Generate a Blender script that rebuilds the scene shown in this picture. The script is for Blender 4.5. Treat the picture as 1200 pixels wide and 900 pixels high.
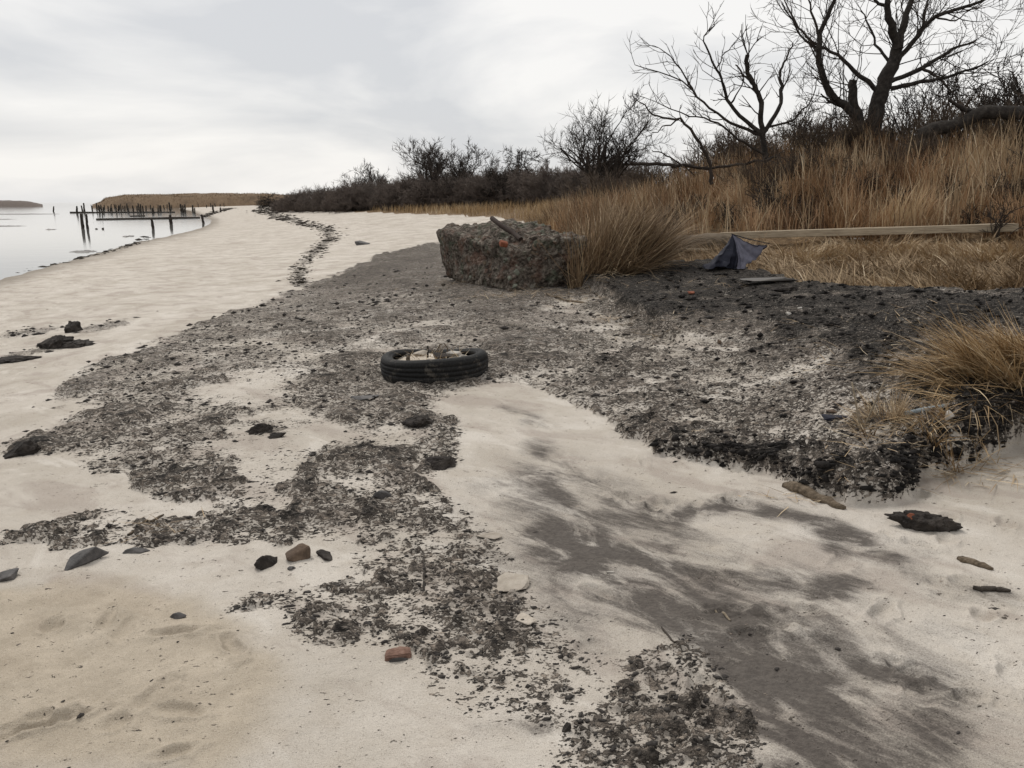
import bpy, bmesh, math, random
import numpy as np
from mathutils import Vector, Matrix
for o in list(bpy.data.objects): bpy.data.objects.remove(o, do_unlink=True)
R = math.radians
SC = bpy.context.scene
COL = SC.collection
# ------------------------------------------------------------------ camera
CAMZ, PITCH, FPX = 1.6, R(13.315), 900.0          # focal length in pixels of the 1200 x 900 photograph
cam = bpy.data.cameras.new('camera'); camo = bpy.data.objects.new('camera', cam); COL.objects.link(camo)
cam.sensor_fit = 'HORIZONTAL'; cam.sensor_width = 36; cam.lens = 27.0
cam.clip_start = 0.05; cam.clip_end = 20000
camo.location = (0, 0, CAMZ); camo.rotation_euler = (R(90) - PITCH, 0, 0)
SC.camera = camo
# ------------------------------------------------------------------ sky and sun (overcast)
SUN_EL, SUN_AZ = R(52), R(-28)                    # azimuth from +Y towards +X
w = bpy.data.worlds.new('World'); SC.world = w; w.use_nodes = True
nt = w.node_tree; nt.nodes.clear()
def wn(t, **k):
    n = nt.nodes.new(t)
    for a, b in k.items(): setattr(n, a, b)
    return n
out = wn('ShaderNodeOutputWorld'); bg = wn('ShaderNodeBackground'); bg.inputs[1].default_value = 0.1
sky = wn('ShaderNodeTexSky', sky_type='NISHITA'); sky.sun_disc = False
sky.sun_elevation = SUN_EL; sky.sun_rotation = SUN_AZ; sky.dust_density = 3
tc = wn('ShaderNodeTexCoord'); mp = wn('ShaderNodeMapping'); mp.inputs['Scale'].default_value = (1.0, 1.0, 3.4)
mp.inputs['Location'].default_value = (0.35, 0.2, 0.55)
n1 = wn('ShaderNodeTexNoise'); n1.inputs['Scale'].default_value = 2.3; n1.inputs['Detail'].default_value = 7; n1.inputs['Roughness'].default_value = 0.52
n1.inputs['Distortion'].default_value = 0.35
cr = wn('ShaderNodeValToRGB')
e = cr.color_ramp.elements
e[0].position = 0.37; e[0].color = (4.9, 4.98, 5.12, 1)
e[1].position = 0.57; e[1].color = (7.0, 6.88, 6.7, 1)
mx = wn('ShaderNodeMix', data_type='RGBA'); mx.inputs[0].default_value = 0.93     # cloud cover over the clear sky
nt.links.new(tc.outputs['Generated'], mp.inputs[0]); nt.links.new(mp.outputs[0], n1.inputs['Vector'])
nt.links.new(n1.outputs['Fac'], cr.inputs[0])
nt.links.new(sky.outputs[0], mx.inputs[6]); nt.links.new(cr.outputs[0], mx.inputs[7])
nt.links.new(mx.outputs[2], bg.inputs[0]); nt.links.new(bg.outputs[0], out.inputs[0])
sl = bpy.data.lights.new('sun', 'SUN'); sl.energy = 1.5; sl.angle = R(25); sl.color = (1, 0.96, 0.9)
so = bpy.data.objects.new('sun', sl); COL.objects.link(so)
sd = Vector((math.sin(SUN_AZ) * math.cos(SUN_EL), math.cos(SUN_AZ) * math.cos(SUN_EL), math.sin(SUN_EL)))
so.rotation_euler = sd.to_track_quat('Z', 'Y').to_euler(); so.location = sd * 50
SC.view_settings.view_transform = 'Standard'; SC.view_settings.look = 'None'
SC.view_settings.gamma = 1; SC.view_settings.exposure = 0.45; SC.view_settings.use_curve_mapping = False

# ------------------------------------------------------------------ noise
def _hash(ix, iy, iz, s):
    h = (ix.astype(np.int64) * 374761393 + iy.astype(np.int64) * 668265263 + iz.astype(np.int64) * 2147483647 + s * 1274126177) & 0xffffffff
    h = ((h ^ (h >> 13)) * 1274126177) & 0xffffffff
    h = ((h ^ (h >> 16)) * 2246822519) & 0xffffffff
    return ((h ^ (h >> 15)) & 0xffffff).astype(np.float64) / 0xffffff
def vn2(x, y, s=0):
    ix = np.floor(x); iy = np.floor(y); fx = x - ix; fy = y - iy
    fx = fx * fx * fx * (fx * (fx * 6 - 15) + 10); fy = fy * fy * fy * (fy * (fy * 6 - 15) + 10)
    ix = ix.astype(np.int64); iy = iy.astype(np.int64); z = np.zeros_like(ix)
    a = _hash(ix, iy, z, s); b = _hash(ix + 1, iy, z, s); c = _hash(ix, iy + 1, z, s); d = _hash(ix + 1, iy + 1, z, s)
    return (a + (b - a) * fx + (c - a) * fy + (a - b - c + d) * fx * fy) * 2 - 1
def fb2(x, y, o=4, s=0, rough=0.5):
    t = 0; a = 1.0; n = 0; ca, sa = math.cos(0.6), math.sin(0.6)
    for i in range(o):
        t = t + a * vn2(x, y, s + i * 17); n += a; a *= rough
        x, y = (x * ca - y * sa) * 2.03 + 3.1, (x * sa + y * ca) * 2.03 + 1.7
    return t / n
def vn3(p, s=0):
    i = np.floor(p); f = p - i; f = f * f * (3 - 2 * f); i = i.astype(np.int64); t = 0
    for dx in (0, 1):
        for dy in (0, 1):
            for dz in (0, 1):
                wgt = (f[:, 0] if dx else 1 - f[:, 0]) * (f[:, 1] if dy else 1 - f[:, 1]) * (f[:, 2] if dz else 1 - f[:, 2])
                t = t + wgt * _hash(i[:, 0] + dx, i[:, 1] + dy, i[:, 2] + dz, s)
    return t * 2 - 1
def fb3(p, o=4, s=0, rough=0.5):
    t = 0; a = 1.0; n = 0
    for i in range(o):
        t = t + a * vn3(p, s + 31 * i); n += a; a *= rough; p = p * 2.07 + 5.3
    return t / n
def smooth(a, b, x):
    t = np.clip((x - a) / (b - a), 0, 1); return t * t * (3 - 2 * t)

# ------------------------------------------------------------------ terrain: bearings (as photo columns) x distances -> ground height
COLS = np.array([-500, -200, 0, 150, 300, 450, 600, 750, 900, 1050, 1200, 1400, 1700], float)
RADS = np.array([0.5, 1.5, 3, 5, 8, 12, 17, 24, 35, 60, 110, 200, 400, 1000, 4000], float)
TAB = np.array([
 [0.0] * 13,
 [0.0] * 13,
 [-.05, -.03, -.02, 0, 0, 0, 0, 0, .02, .03, .04, .05, .06],
 [-.2, -.12, -.08, -.04, 0, 0, 0, 0, .03, .05, .08, .12, .2],
 [-.4, -.28, -.2, -.1, -.02, .02, .05, .08, .13, .2, .26, .4, .5],
 [-.7, -.5, -.38, -.22, -.1, .05, .2, .3, .4, .46, .5, .6, .8],
 [-.85, -.65, -.5, -.34, -.2, 0, .3, .62, .92, .98, 1.0, 1.1, 1.3],
 [-1.1, -.85, -.61, -.44, -.3, 0, .42, 1.35, 2.5, 2.75, 2.9, 3.0, 3.0],
 [-1.4, -1.1, -.82, -.56, -.35, .05, .6, 1.75, 2.9, 3.2, 3.3, 3.4, 3.4],
 [-1.5, -1.5, -1.2, -.80, -.4, .55, 1.2, 1.9, 2.7, 3.2, 3.4, 3.4, 3.4],
 [-1.6, -1.6, -1.5, -1.2, -.3, 1.3, 1.9, 2.2, 2.6, 3.0, 3.0, 3.0, 3.0],
 [-1.8, -1.8, -1.6, -1.3, 0.0, 1.4, 1.9, 2.0, 2.4, 2.6, 2.6, 2.6, 2.6],
 [-2, -2, -1.8, -1.4, .2, 1.4, 1.8, 1.8, 2.0, 2.0, 2.0, 2.0, 2.0],
 [-3, -3, -3, -3, -2, 1, 1.5, 1.5, 1.5, 1.5, 1.5, 1.5, 1.5],
 [-4, -4, -4, -4, -4, 0, 1, 1, 1, 1, 1, 1, 1]])
WATER_Z = -0.7
def _cr(f):                                       # Catmull-Rom weights
    f2 = f * f; f3 = f2 * f
    return (-.5 * f3 + f2 - .5 * f, 1.5 * f3 - 2.5 * f2 + 1, -1.5 * f3 + 2 * f2 + .5 * f, .5 * f3 - .5 * f2)
def _idx(v, knots):
    v = np.clip(v, knots[0], knots[-1] - 1e-6)
    i = np.clip(np.searchsorted(knots, v, side='right') - 1, 0, len(knots) - 2)
    return i, (v - knots[i]) / (knots[i + 1] - knots[i])
LR = np.log(RADS)
def base_z(x, y):
    x = np.asarray(x, float); y = np.asarray(y, float)
    r = np.hypot(x, y)
    col = np.where(y > 0.02, 600 + FPX / math.cos(PITCH) * x / np.maximum(y, 0.02), np.where(x > 0, 1e5, -1e5))
    col = np.clip(col, -499, 1699)
    i, f = _idx(col, COLS); j, g = _idx(np.log(np.maximum(r, 0.51)), LR)
    wi = _cr(f); wj = _cr(g); t = 0
    for a in range(4):
        ii = np.clip(i + a - 1, 0, len(COLS) - 1)
        for b in range(4):
            jj = np.clip(j + b - 1, 0, len(RADS) - 1)
            t = t + wi[a] * wj[b] * TAB[jj, ii]
    return t
cp, sp = math.cos(PITCH), math.sin(PITCH)
def ray(px, py):
    dx = (px - 600) / FPX; dy = (450 - py) / FPX
    return np.array([dx, cp + dy * sp, -sp + dy * cp])
MARCH = np.exp(np.linspace(math.log(1.2), math.log(900), 1400))
def hit(px, py, fz):
    d = ray(px, py); P = d[None, :] * MARCH[:, None]; P[:, 2] += CAMZ
    g = P[:, 2] - fz(P[:, 0], P[:, 1])
    k = np.argmax(g < 0)
    if g[k] >= 0: k = len(g) - 1
    k = max(k, 1)
    t = g[k - 1] / (g[k - 1] - g[k] + 1e-12); t = min(max(t, 0), 1)
    s = MARCH[k - 1] + (MARCH[k] - MARCH[k - 1]) * t
    return np.array([d[0] * s, d[1] * s, CAMZ + d[2] * s])
def G0(px, py): return hit(px, py, base_z)
def poly(pts): return np.array([G0(*p)[:2] for p in pts])
def psdf(P, x, y):                                # signed distance, positive inside
    d2 = np.full(x.shape, 1e12); ins = np.zeros(x.shape, bool)
    n = len(P)
    for i in range(n):
        ax, ay = P[i]; bx, by = P[(i + 1) % n]
        ex, ey = bx - ax, by - ay
        t = np.clip(((x - ax) * ex + (y - ay) * ey) / (ex * ex + ey * ey + 1e-12), 0, 1)
        d2 = np.minimum(d2, (x - ax - t * ex) ** 2 + (y - ay - t * ey) ** 2)
        c = (ay > y) != (by > y)
        with np.errstate(divide='ignore', invalid='ignore'):
            xx = ex * (y - ay) / (ey if abs(ey) > 1e-12 else 1e-12) + ax
        ins ^= c & (x < xx)
    d = np.sqrt(d2)
    return np.where(ins, d, -d)
def ldist(P, x, y):                               # distance to an open polyline
    d2 = np.full(x.shape, 1e12)
    for i in range(len(P) - 1):
        ax, ay = P[i]; ex, ey = P[i + 1] - P[i]
        t = np.clip(((x - ax) * ex + (y - ay) * ey) / (ex * ex + ey * ey + 1e-12), 0, 1)
        d2 = np.minimum(d2, (x - ax - t * ex) ** 2 + (y - ay - t * ey) ** 2)
    return np.sqrt(d2)
# --- where the dark peat crust lies (poly, coverage)
PEAT = [
 ([(60, 458), (110, 427), (165, 405), (232, 380), (300, 355), (362, 333), (402, 318), (445, 298), (512, 283), (600, 300), (690, 330),
   (700, 345), (640, 362), (720, 385), (700, 420), (645, 450), (560, 452), (510, 470), (535, 500), (540, 540), (500, 560), (545, 600), (545, 640),
   (480, 640), (400, 628), (335, 605), (338, 560), (352, 535), (400, 512), (330, 480), (270, 492), (300, 520), (285, 560), (265, 590), (160, 578),
   (150, 560), (100, 548), (60, 535), (20, 535), (22, 516), (60, 500), (110, 480), (60, 470)], 0.57),
 ([(0, 628), (50, 612), (105, 598), (180, 604), (255, 598), (330, 602), (400, 625), (330, 640), (250, 632), (180, 640), (110, 640), (65, 652), (40, 636), (0, 640)], 0.57),
 ([(262, 718), (300, 695), (380, 680), (435, 655), (520, 650), (590, 668), (600, 720), (650, 752), (690, 775), (665, 835), (600, 838), (548, 815), (500, 790), (440, 745),
   (392, 758), (380, 735), (330, 712)], 0.485),
 ([(640, 905), (660, 855), (715, 800), (755, 758), (800, 745), (860, 785), (880, 840), (895, 905)], 0.50),
 ([(690, 330), (760, 318), (830, 318), (920, 338), (1000, 352), (1100, 356), (1200, 362), (1290, 372), (1290, 520), (1200, 522), (1135, 536), (1085, 562), (1045, 592), (1005, 598), (945, 580),
   (895, 556), (850, 545), (790, 540), (735, 522), (700, 485), (640, 462), (660, 440), (720, 425), (790, 410), (760, 388), (700, 352)], 0.61),
 ([(240, 540), (260, 500), (330, 488), (410, 510), (350, 545), (430, 540), (560, 600), (600, 660), (480, 655), (330, 625), (240, 600)], .46), ([(640, 362), (700, 350), (800, 400), (860, 420), (800, 470), (700, 470), (600, 450), (540, 430), (580, 380)], .52), ([(420, 640), (560, 640), (620, 700), (700, 760), (720, 800), (660, 850), (560, 830), (440, 760), (370, 770), (330, 720), (400, 680)], .43),
 ([(0, 388), (70, 382), (75, 388), (0, 398)], 0.62), ([(0, 418), (60, 402), (100, 402), (20, 422), (0, 426)], 0.62),
 ([(90, 385), (150, 372), (160, 378), (110, 392)], 0.5),
]
SANDY = [   # sand lying over the crust (poly, how much it takes away)
 ([(245, 455), (285, 438), (345, 436), (335, 462), (300, 478), (258, 474)], .5),
 ([(268, 505), (330, 495), (410, 512), (350, 535), (338, 560), (335, 600), (300, 600), (285, 560)], .34),
 ([(375, 405), (440, 395), (470, 405), (400, 418)], .22), ([(420, 380), (520, 372), (520, 380), (430, 392)], .2),
 ([(200, 410), (330, 392), (390, 420), (380, 440), (230, 440)], .13),
 ([(350, 500), (440, 488), (500, 500), (470, 520), (370, 525)], .22), ([(380, 560), (440, 555), (450, 570), (390, 578)], .3),
 ([(640, 362), (700, 366), (790, 392), (850, 402), (850, 425), (770, 420), (700, 395), (650, 378)], .13),
 ([(850, 430), (960, 450), (1000, 500), (960, 540), (880, 520), (800, 480)], .12),
 ([(60, 530), (150, 500), (200, 560), (150, 565)], .1), ([(120, 625), (170, 612), (160, 632)], .35),
 ([(450, 345), (510, 345), (505, 356), (455, 356)], .2),
 ([(430, 690), (520, 700), (520, 740), (440, 735)], .16), ([(560, 470), (640, 456), (640, 470), (560, 480)], .4),
]
DENSE = [   # almost no sand on it; the shelf patch also paints in recess shade
 ([(430, 300), (512, 285), (540, 330), (690, 345), (640, 362), (560, 368), (440, 350), (380, 335)], .16),
 ([(690, 330), (760, 318), (830, 318), (920, 338), (1000, 354), (1150, 362), (1290, 375), (1290, 510), (1130, 525), (1060, 530), (1015, 480), (985, 430), (860, 400), (760, 390)], .42),  # lower corner blackened to paint the shade of the recess by the scarp
 ([(880, 540), (930, 560), (1000, 575), (1040, 555), (1110, 515), (1180, 495), (1290, 490), (1290, 530), (1200, 528), (1138, 545), (1088, 570), (1048, 600), (1005, 606), (945, 588), (890, 560)], .34),
 ([(685, 330), (720, 352), (770, 380), (830, 392), (820, 402), (760, 396), (700, 362), (680, 345)], .3),
 ([(560, 380), (640, 372), (700, 400), (640, 445), (580, 430)], .06),
 ([(20, 532), (30, 515), (70, 500), (80, 515), (50, 530)], .2),
 ([(215, 500), (265, 492), (270, 498), (230, 506)], .3), ([(285, 488), (330, 498), (330, 508), (290, 500)], .3),
]
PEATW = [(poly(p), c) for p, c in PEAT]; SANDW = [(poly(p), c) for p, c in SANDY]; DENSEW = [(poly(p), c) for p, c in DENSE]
RIGHTW = PEATW[4][0]
RAISE_PTS = [(700, 345, .17), (790, 392, .15), (850, 420, .1), (800, 480, .05), (760, 520, .03), (900, 555, .06), (1000, 595, .15), (1060, 565, .2), (1130, 525, .27), (1200, 500, .32), (1280, 480, .34), (1000, 400, .16), (900, 350, .12), (1150, 400, .22), (640, 460, .03)]
RP = np.array([[*G0(a, b)[:2], c] for a, b, c in RAISE_PTS])
SMEAR = [   # dark stained drifts of sand: path of (column, row, half width in m), strength
 ([(600, 478, .1), (625, 492, .12), (645, 500, .08)], .5), ([(632, 520, .12), (640, 550, .16), (662, 590, .18)], .55), ([(650, 625, .22), (690, 645, .30), (745, 690, .32), (825, 722, .28), (885, 765, .22), (930, 820, .24), (980, 880, .26), (1010, 940, .26)], 1.0),
 ([(640, 560, .4), (700, 640, .6), (800, 690, .6), (900, 760, .5), (980, 850, .45), (1040, 930, .4)], .58),
 ([(690, 575, .14), (780, 605, .15), (850, 592, .13), (930, 602, .12), (985, 625, .13), (1035, 645, .15)], .78), ([(985, 640, .1), (1025, 645, .13), (1050, 650, .08)], .9),
 ([(760, 640, .2), (850, 655, .2), (950, 690, .16), (1000, 680, .1)], .75), ([(1060, 662, .07), (1100, 690, .1), (1165, 690, .1)], .5), ([(890, 770, .15), (1000, 785, .18), (1080, 805, .16), (1095, 865, .15)], .75),
 ([(560, 858, .04), (600, 852, .05), (640, 850, .04)], .6), ([(860, 780, .1), (840, 790, .08), (850, 830, .07)], .8), ([(1000, 720, .12), (1060, 740, .12), (1120, 745, .12)], .45),
 ([(570, 700, .1), (600, 725, .1), (625, 760, .08)], .35), ([(400, 335, .5), (460, 310, .7), (520, 300, .7)], .55), ([(480, 372, .3), (560, 368, .4), (640, 372, .3)], .4)]
SMW = [(np.array([G0(a, b)[:2] for a, b, c in L]), np.array([c for a, b, c in L]), st) for L, st in SMEAR]
WRACK = [np.array([G0(*p)[:2] for p in L]) for L in (
 [(305, 246), (330, 254), (355, 262), (382, 268), (388, 280), (370, 294), (352, 312), (350, 335)],
 [(0, 324), (60, 311), (120, 297), (160, 285), (175, 275), (200, 268), (225, 258), (250, 250), (270, 244)])]
WRACK_W = [.47, .25]
THATCH = np.vstack([np.array([G0(*p)[:2] for p in [(330, 246.5), (400, 248.5), (500, 251), (580, 254), (630, 262), (668, 300), (700, 321), (760, 318), (822, 312), (885, 316), (925, 340), (990, 352), (1090, 351), (1125, 346), (1200, 343), (1290, 345)]]),
                    np.array([[60, 40], [60, 180], [-60, 220]])])
TANW = poly([(0, 690), (150, 680), (270, 720), (330, 790), (310, 860), (250, 905), (-100, 905), (-100, 690)])
_dr = np.random.default_rng(99); DENTS = []
for (c0, c1, r0, r1, k) in ((690, 1190, 570, 830, 34), (20, 330, 690, 890, 11), (720, 860, 540, 600, 8)):
    for q in range(k):
        g_ = G0(_dr.uniform(c0, c1), _dr.uniform(r0, r1)); DENTS.append((g_[0], g_[1], _dr.uniform(.05, .12), _dr.uniform(.03, .055), _dr.uniform(0, 3.1), _dr.uniform(.008, .022)))
def fields(x, y, spacing=None):
    """all ground fields at world positions: height, hd (crust above sand), smear, thatch, tan"""
    x = np.asarray(x, float); y = np.asarray(y, float); r = np.hypot(x, y)
    sp_ = np.zeros_like(x) if spacing is None else spacing
    def lod(wl): return 1 - smooth(.35, .8, sp_ / wl)
    b = base_z(x, y)
    amp = np.clip(.018 * r, .03, .3)
    wx = x + amp * (fb2(x * 2.2, y * 2.2, 3, 5) + .6 * vn2(x * 9, y * 9, 9)); wy = y + amp * (fb2(x * 2.2, y * 2.2, 3, 6) + .6 * vn2(x * 9, y * 9, 10))
    soft = np.clip(.02 * r, .05, .3) * (1 + .8 * vn2(x * 1.3, y * 1.3, 91))
    near = r < 60
    cov = np.zeros_like(x); right = np.full(x.shape, -5.0)
    xn, yn, sn = wx[near], wy[near], soft[near]; c = np.zeros_like(xn)
    for k, (P, v) in enumerate(PEATW):
        s_ = psdf(P, xn, yn)
        if k == 4: right[near] = s_
        sk = sn * (.3 if k == 4 else (2.2 if v < .45 else 1)); c = np.maximum(c, v * smooth(-sk * .6, sk, s_))
    for P, v in SANDW: c = c - v * smooth(-sn * 1.5, sn * 1.5, psdf(P, xn, yn))
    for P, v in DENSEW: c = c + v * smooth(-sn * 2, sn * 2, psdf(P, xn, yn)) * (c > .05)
    cov[near] = c
    for P, v in zip(WRACK, WRACK_W):
        m = (r > 8) & (r < 400); wd = .012 * r[m] + .05
        cov[m] = np.maximum(cov[m], v * (1 - smooth(0, wd, ldist(P, x[m], y[m]) + wd * .8 * fb2(x[m] * .8, y[m] * .8, 3, 44))))
    med = fb2(x * 2.3, y * 3.4, 3, 21) * .85 * np.clip(1.4 - r / 16, .35, 1) + .5 * fb2(x * 11, y * 11, 2, 33) * lod(.09) + .55 * vn2(x * 27, y * 27, 37) * lod(.037) + .3 * vn2(x * 61, y * 61, 39) * lod(.016)
    hd = (cov - .5) * 2.6 + med * (.5 + .75 * smooth(.05, .5, cov)) - .06
    hd = np.where(cov < .03, -1.5, hd)
    # heights
    sand = .02 * fb2(x * .9, y * .9, 3, 51) + .006 * fb2(x * 5, y * 7, 3, 52) * lod(.15)
    sand = sand + .0035 * fb2(x * 26, y * 26, 2, 53) * lod(.04) + .007 * np.maximum(0, fb2(x * 7, y * 9, 3, 57) - .1) * lod(.1)
    ra = np.zeros_like(x); wsum = np.zeros_like(x)
    for px_, py_, v in RP:
        q = 1 / ((x - px_) ** 2 + (y - py_) ** 2 + .15) ** 1.5; ra += q * v; wsum += q
    lip = smooth(-.03, .09 + .04 * vn2(x * 6, y * 6, 67), right) * (ra / wsum)
    crust = np.clip(hd, 0, 1.6)
    z = b + sand * np.clip(r / 3, .3, 1) + lip + np.where(r < 40, .045 * np.minimum(crust, 1.0) ** .6 * np.clip(r / 5, .55, 1.6), 0)
    z = z + np.where(crust > 0, .014 * vn2(x * 19, y * 19, 61) * lod(.05) + .007 * vn2(x * 47, y * 47, 62) * lod(.02), 0) * np.clip(crust, 0, 1) * (1 + 1.2 * smooth(-.02, .2, right))
    z = z + smooth(0, .3, right) * smooth(.7, 1.2, hd) * (.06 * fb2(x * 2.2, y * 5, 3, 63) + .035 * fb2(x * 9, y * 15, 2, 64) * lod(.12))
    th = np.zeros_like(x)
    th[r < 300] = smooth(-.15, .25, psdf(THATCH, wx[r < 300], wy[r < 300]))
    z = z + th * .05 * fb2(x * 2.5, y * 2.5, 3, 71) + th * smooth(17, 22, r) * .22 * fb2(x * .5, y * .5, 3, 72) * (r < 60)
    for cx, cy, a, bb, an, dp in DENTS:
        m = np.abs(x - cx) + np.abs(y - cy) < 4 * a
        if not m.any(): continue
        dx = x[m] - cx; dy = y[m] - cy
        u = (dx * math.cos(an) + dy * math.sin(an)) / a; v = (-dx * math.sin(an) + dy * math.cos(an)) / bb
        q = np.sqrt(u * u + v * v) * (1 + .25 * vn2(dx * 30 + cx, dy * 30, 3)); z[m] += dp * (.55 * np.exp(-((q - 1.15) / .3) ** 2) - np.exp(-(q / .8) ** 4))
    sm = np.zeros_like(x)
    nm_ = r < 25; xs_ = (wx * .6 + x * .4)[nm_]; ys_ = (wy * .6 + y * .4)[nm_]; acc = np.zeros_like(xs_)
    for P, W_, st in SMW:
        best = np.full(xs_.shape, 1e9)
        for i in range(len(P) - 1):
            ax, ay = P[i]; ex, ey = P[i + 1] - P[i]
            t = np.clip(((xs_ - ax) * ex + (ys_ - ay) * ey) / (ex * ex + ey * ey + 1e-12), 0, 1)
            best = np.minimum(best, np.hypot(xs_ - ax - t * ex, ys_ - ay - t * ey) / (W_[i] * (1 - t) + W_[i + 1] * t))
        acc = np.maximum(acc, st * np.exp(-best ** 2 * .9)) + .2 * st * np.exp(-best ** 2 * .5)
    sm[nm_] = acc
    tan = smooth(-.12, .1, psdf(TANW, wx, wy))
    return z, hd, sm, th, tan
def height(x, y): return fields(x, y)[0]
def G(px, py): return hit(px, py, height)
def hz(x, y): return float(height(np.array([x]), np.array([y]))[0])
def px_m(p): return float(np.dot(p - np.array([0, 0, CAMZ]), np.array([0, cp, -sp]))) / FPX      # metres per photo pixel at a point

# ------------------------------------------------------------------ mesh helpers
def mesh_np(name, V, F, attrs=None, smooth_shade=False):
    """V (n,3) F (m,3|4) uniform faces"""
    me = bpy.data.meshes.new(name); V = np.asarray(V, np.float32); F = np.asarray(F, np.int32); k = F.shape[1]
    me.vertices.add(len(V)); me.vertices.foreach_set('co', V.ravel())
    me.loops.add(F.size); me.loops.foreach_set('vertex_index', F.ravel())
    me.polygons.add(len(F)); me.polygons.foreach_set('loop_start', np.arange(0, F.size, k, dtype=np.int32))
    me.polygons.foreach_set('loop_total', np.full(len(F), k, np.int32))
    if smooth_shade: me.polygons.foreach_set('use_smooth', np.ones(len(F), bool))
    me.update(calc_edges=True)
    for n, a in (attrs or {}).items():
        at = me.attributes.new(n, 'FLOAT', 'POINT'); at.data.foreach_set('value', np.asarray(a, np.float32))
    me.validate()
    return me
def tagp(o, label=None, cat=None, group=None, kind=None):
    if label: o['label'] = label
    if cat: o['category'] = cat
    if group: o['group'] = group
    if kind: o['kind'] = kind
    return o
def obj(name, me, mat=None, parent=None, loc=(0, 0, 0), rot=(0, 0, 0), scl=None):
    o = bpy.data.objects.new(name, me); COL.objects.link(o)
    if mat is not None and me is not None and not me.materials: me.materials.append(mat)
    o.location = loc; o.rotation_euler = rot
    if scl: o.scale = scl
    if parent: o.parent = parent
    return o
def thing(name, label, cat, loc, rz=0, group=None, kind=None):
    o = bpy.data.objects.new(name, None); COL.objects.link(o); o.location = loc; o.rotation_euler = (0, 0, rz); o.empty_display_size = .1
    return tagp(o, label, cat, group, kind)
def copy_tree(root, loc, rot, s, label=None, group=None):
    r_ = root.copy(); COL.objects.link(r_); r_.location = loc; r_.rotation_euler = rot; r_.scale = s
    if label: r_['label'] = label
    if group: r_['group'] = group
    for ch in root.children:
        c = ch.copy(); COL.objects.link(c); c.parent = r_
    return r_
def tri(F):
    F = np.asarray(F); return np.vstack([F[:, [0, 1, 2]], F[:, [0, 2, 3]]]) if F.shape[1] == 4 else F
class Tubes:
    def __init__(s): s.V = []; s.F = []; s.n = 0
    def add(s, P, rad, sides=5, cap=True):
        P = np.asarray(P, float); rad = np.asarray(rad, float); n = len(P)
        T = np.gradient(P, axis=0); T /= np.linalg.norm(T, axis=1)[:, None] + 1e-9
        ref = np.array([0, 0, 1.]) if abs(T[:, 2]).mean() < .8 else np.array([1., 0, 0])
        A = np.cross(T, ref); A /= np.linalg.norm(A, axis=1)[:, None] + 1e-9; B = np.cross(T, A)
        an = np.linspace(0, 2 * math.pi, sides, endpoint=False)
        ring = P[:, None, :] + rad[:, None, None] * (A[:, None, :] * np.cos(an)[None, :, None] + B[:, None, :] * np.sin(an)[None, :, None])
        s.V.append(ring.reshape(-1, 3)); i = np.arange(n - 1)[:, None] * sides; j = np.arange(sides)[None, :]; jn = (j + 1) % sides
        q = np.stack([i + j, i + jn, i + sides + jn, i + sides + j], -1).reshape(-1, 4) + s.n
        s.F.append(tri(q)); s.n += n * sides
        if cap and rad[-1] > .004:
            for off, p, fl in ((0, P[0], 1), ((n - 1) * sides, P[-1], 0)):
                s.V.append(p[None]); k = s.n; b0 = s.n - n * sides + off if fl else s.n - 1 - n * sides + off
                jj = np.arange(sides); s.F.append(np.stack([b0 + jj, b0 + (jj + 1) % sides, np.full(sides, k)], -1)); s.n += 1
    def mesh(s, name, sm=True, origin=None):
        V = np.vstack(s.V)
        if origin is not None: V = V - np.asarray(origin)
        return mesh_np(name, V, np.vstack(s.F), smooth_shade=sm)

# ------------------------------------------------------------------ materials
def mat(name, rough=.9, spec=.25):
    m = bpy.data.materials.new(name); m.use_nodes = True; t = m.node_tree; b = t.nodes['Principled BSDF']
    b.inputs['Roughness'].default_value = rough; b.inputs['Specular IOR Level'].default_value = spec
    return m, t, b
def N(t, ty, **k):
    n = t.nodes.new(ty)
    for a, v in k.items():
        if isinstance(a, str) and a.startswith('i_'): n.inputs[a[2:].replace('_', ' ')].default_value = v
        else: setattr(n, a, v)
    return n
def noise_n(t, scale, detail=4, rough=.6, vec=None, dist=0, ty='ShaderNodeTexNoise'):
    n = t.nodes.new(ty); n.inputs['Scale'].default_value = scale
    if ty == 'ShaderNodeTexNoise':
        n.inputs['Detail'].default_value = detail; n.inputs['Roughness'].default_value = rough; n.inputs['Distortion'].default_value = dist
    if vec is not None: t.links.new(vec, n.inputs['Vector'])
    return n
def math_n(t, op, a, b=None, clamp=False):
    n = t.nodes.new('ShaderNodeMath'); n.operation = op; n.use_clamp = clamp
    for i, v in enumerate((a, b)):
        if v is None: continue
        if isinstance(v, (int, float)): n.inputs[i].default_value = v
        else: t.links.new(v, n.inputs[i])
    return n.outputs[0]
def ramp_n(t, fac, stops):
    n = t.nodes.new('ShaderNodeValToRGB'); e = n.color_ramp.elements
    while len(e) < len(stops): e.new(.5)
    for el, (p, c) in zip(e, stops):
        el.position = p; el.color = (*c, 1) if len(c) == 3 else c
    if fac is not None: t.links.new(fac, n.inputs[0])
    return n.outputs[0]
def mix_n(t, fac, a, b, blend='MIX'):
    n = t.nodes.new('ShaderNodeMix'); n.data_type = 'RGBA'; n.blend_type = blend
    for i, v in ((0, fac), (6, a), (7, b)):
        if isinstance(v, (int, float)): n.inputs[i].default_value = v
        elif isinstance(v, tuple): n.inputs[i].default_value = (*v, 1)
        else: t.links.new(v, n.inputs[i])
    return n.outputs[2]
def mrange(t, v, a, b, c=0, d=1):
    n = t.nodes.new('ShaderNodeMapRange'); n.interpolation_type = 'SMOOTHSTEP'; t.links.new(v, n.inputs[0])
    for i, q in enumerate((a, b, c, d)): n.inputs[i + 1].default_value = q
    return n.outputs[0]
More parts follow.
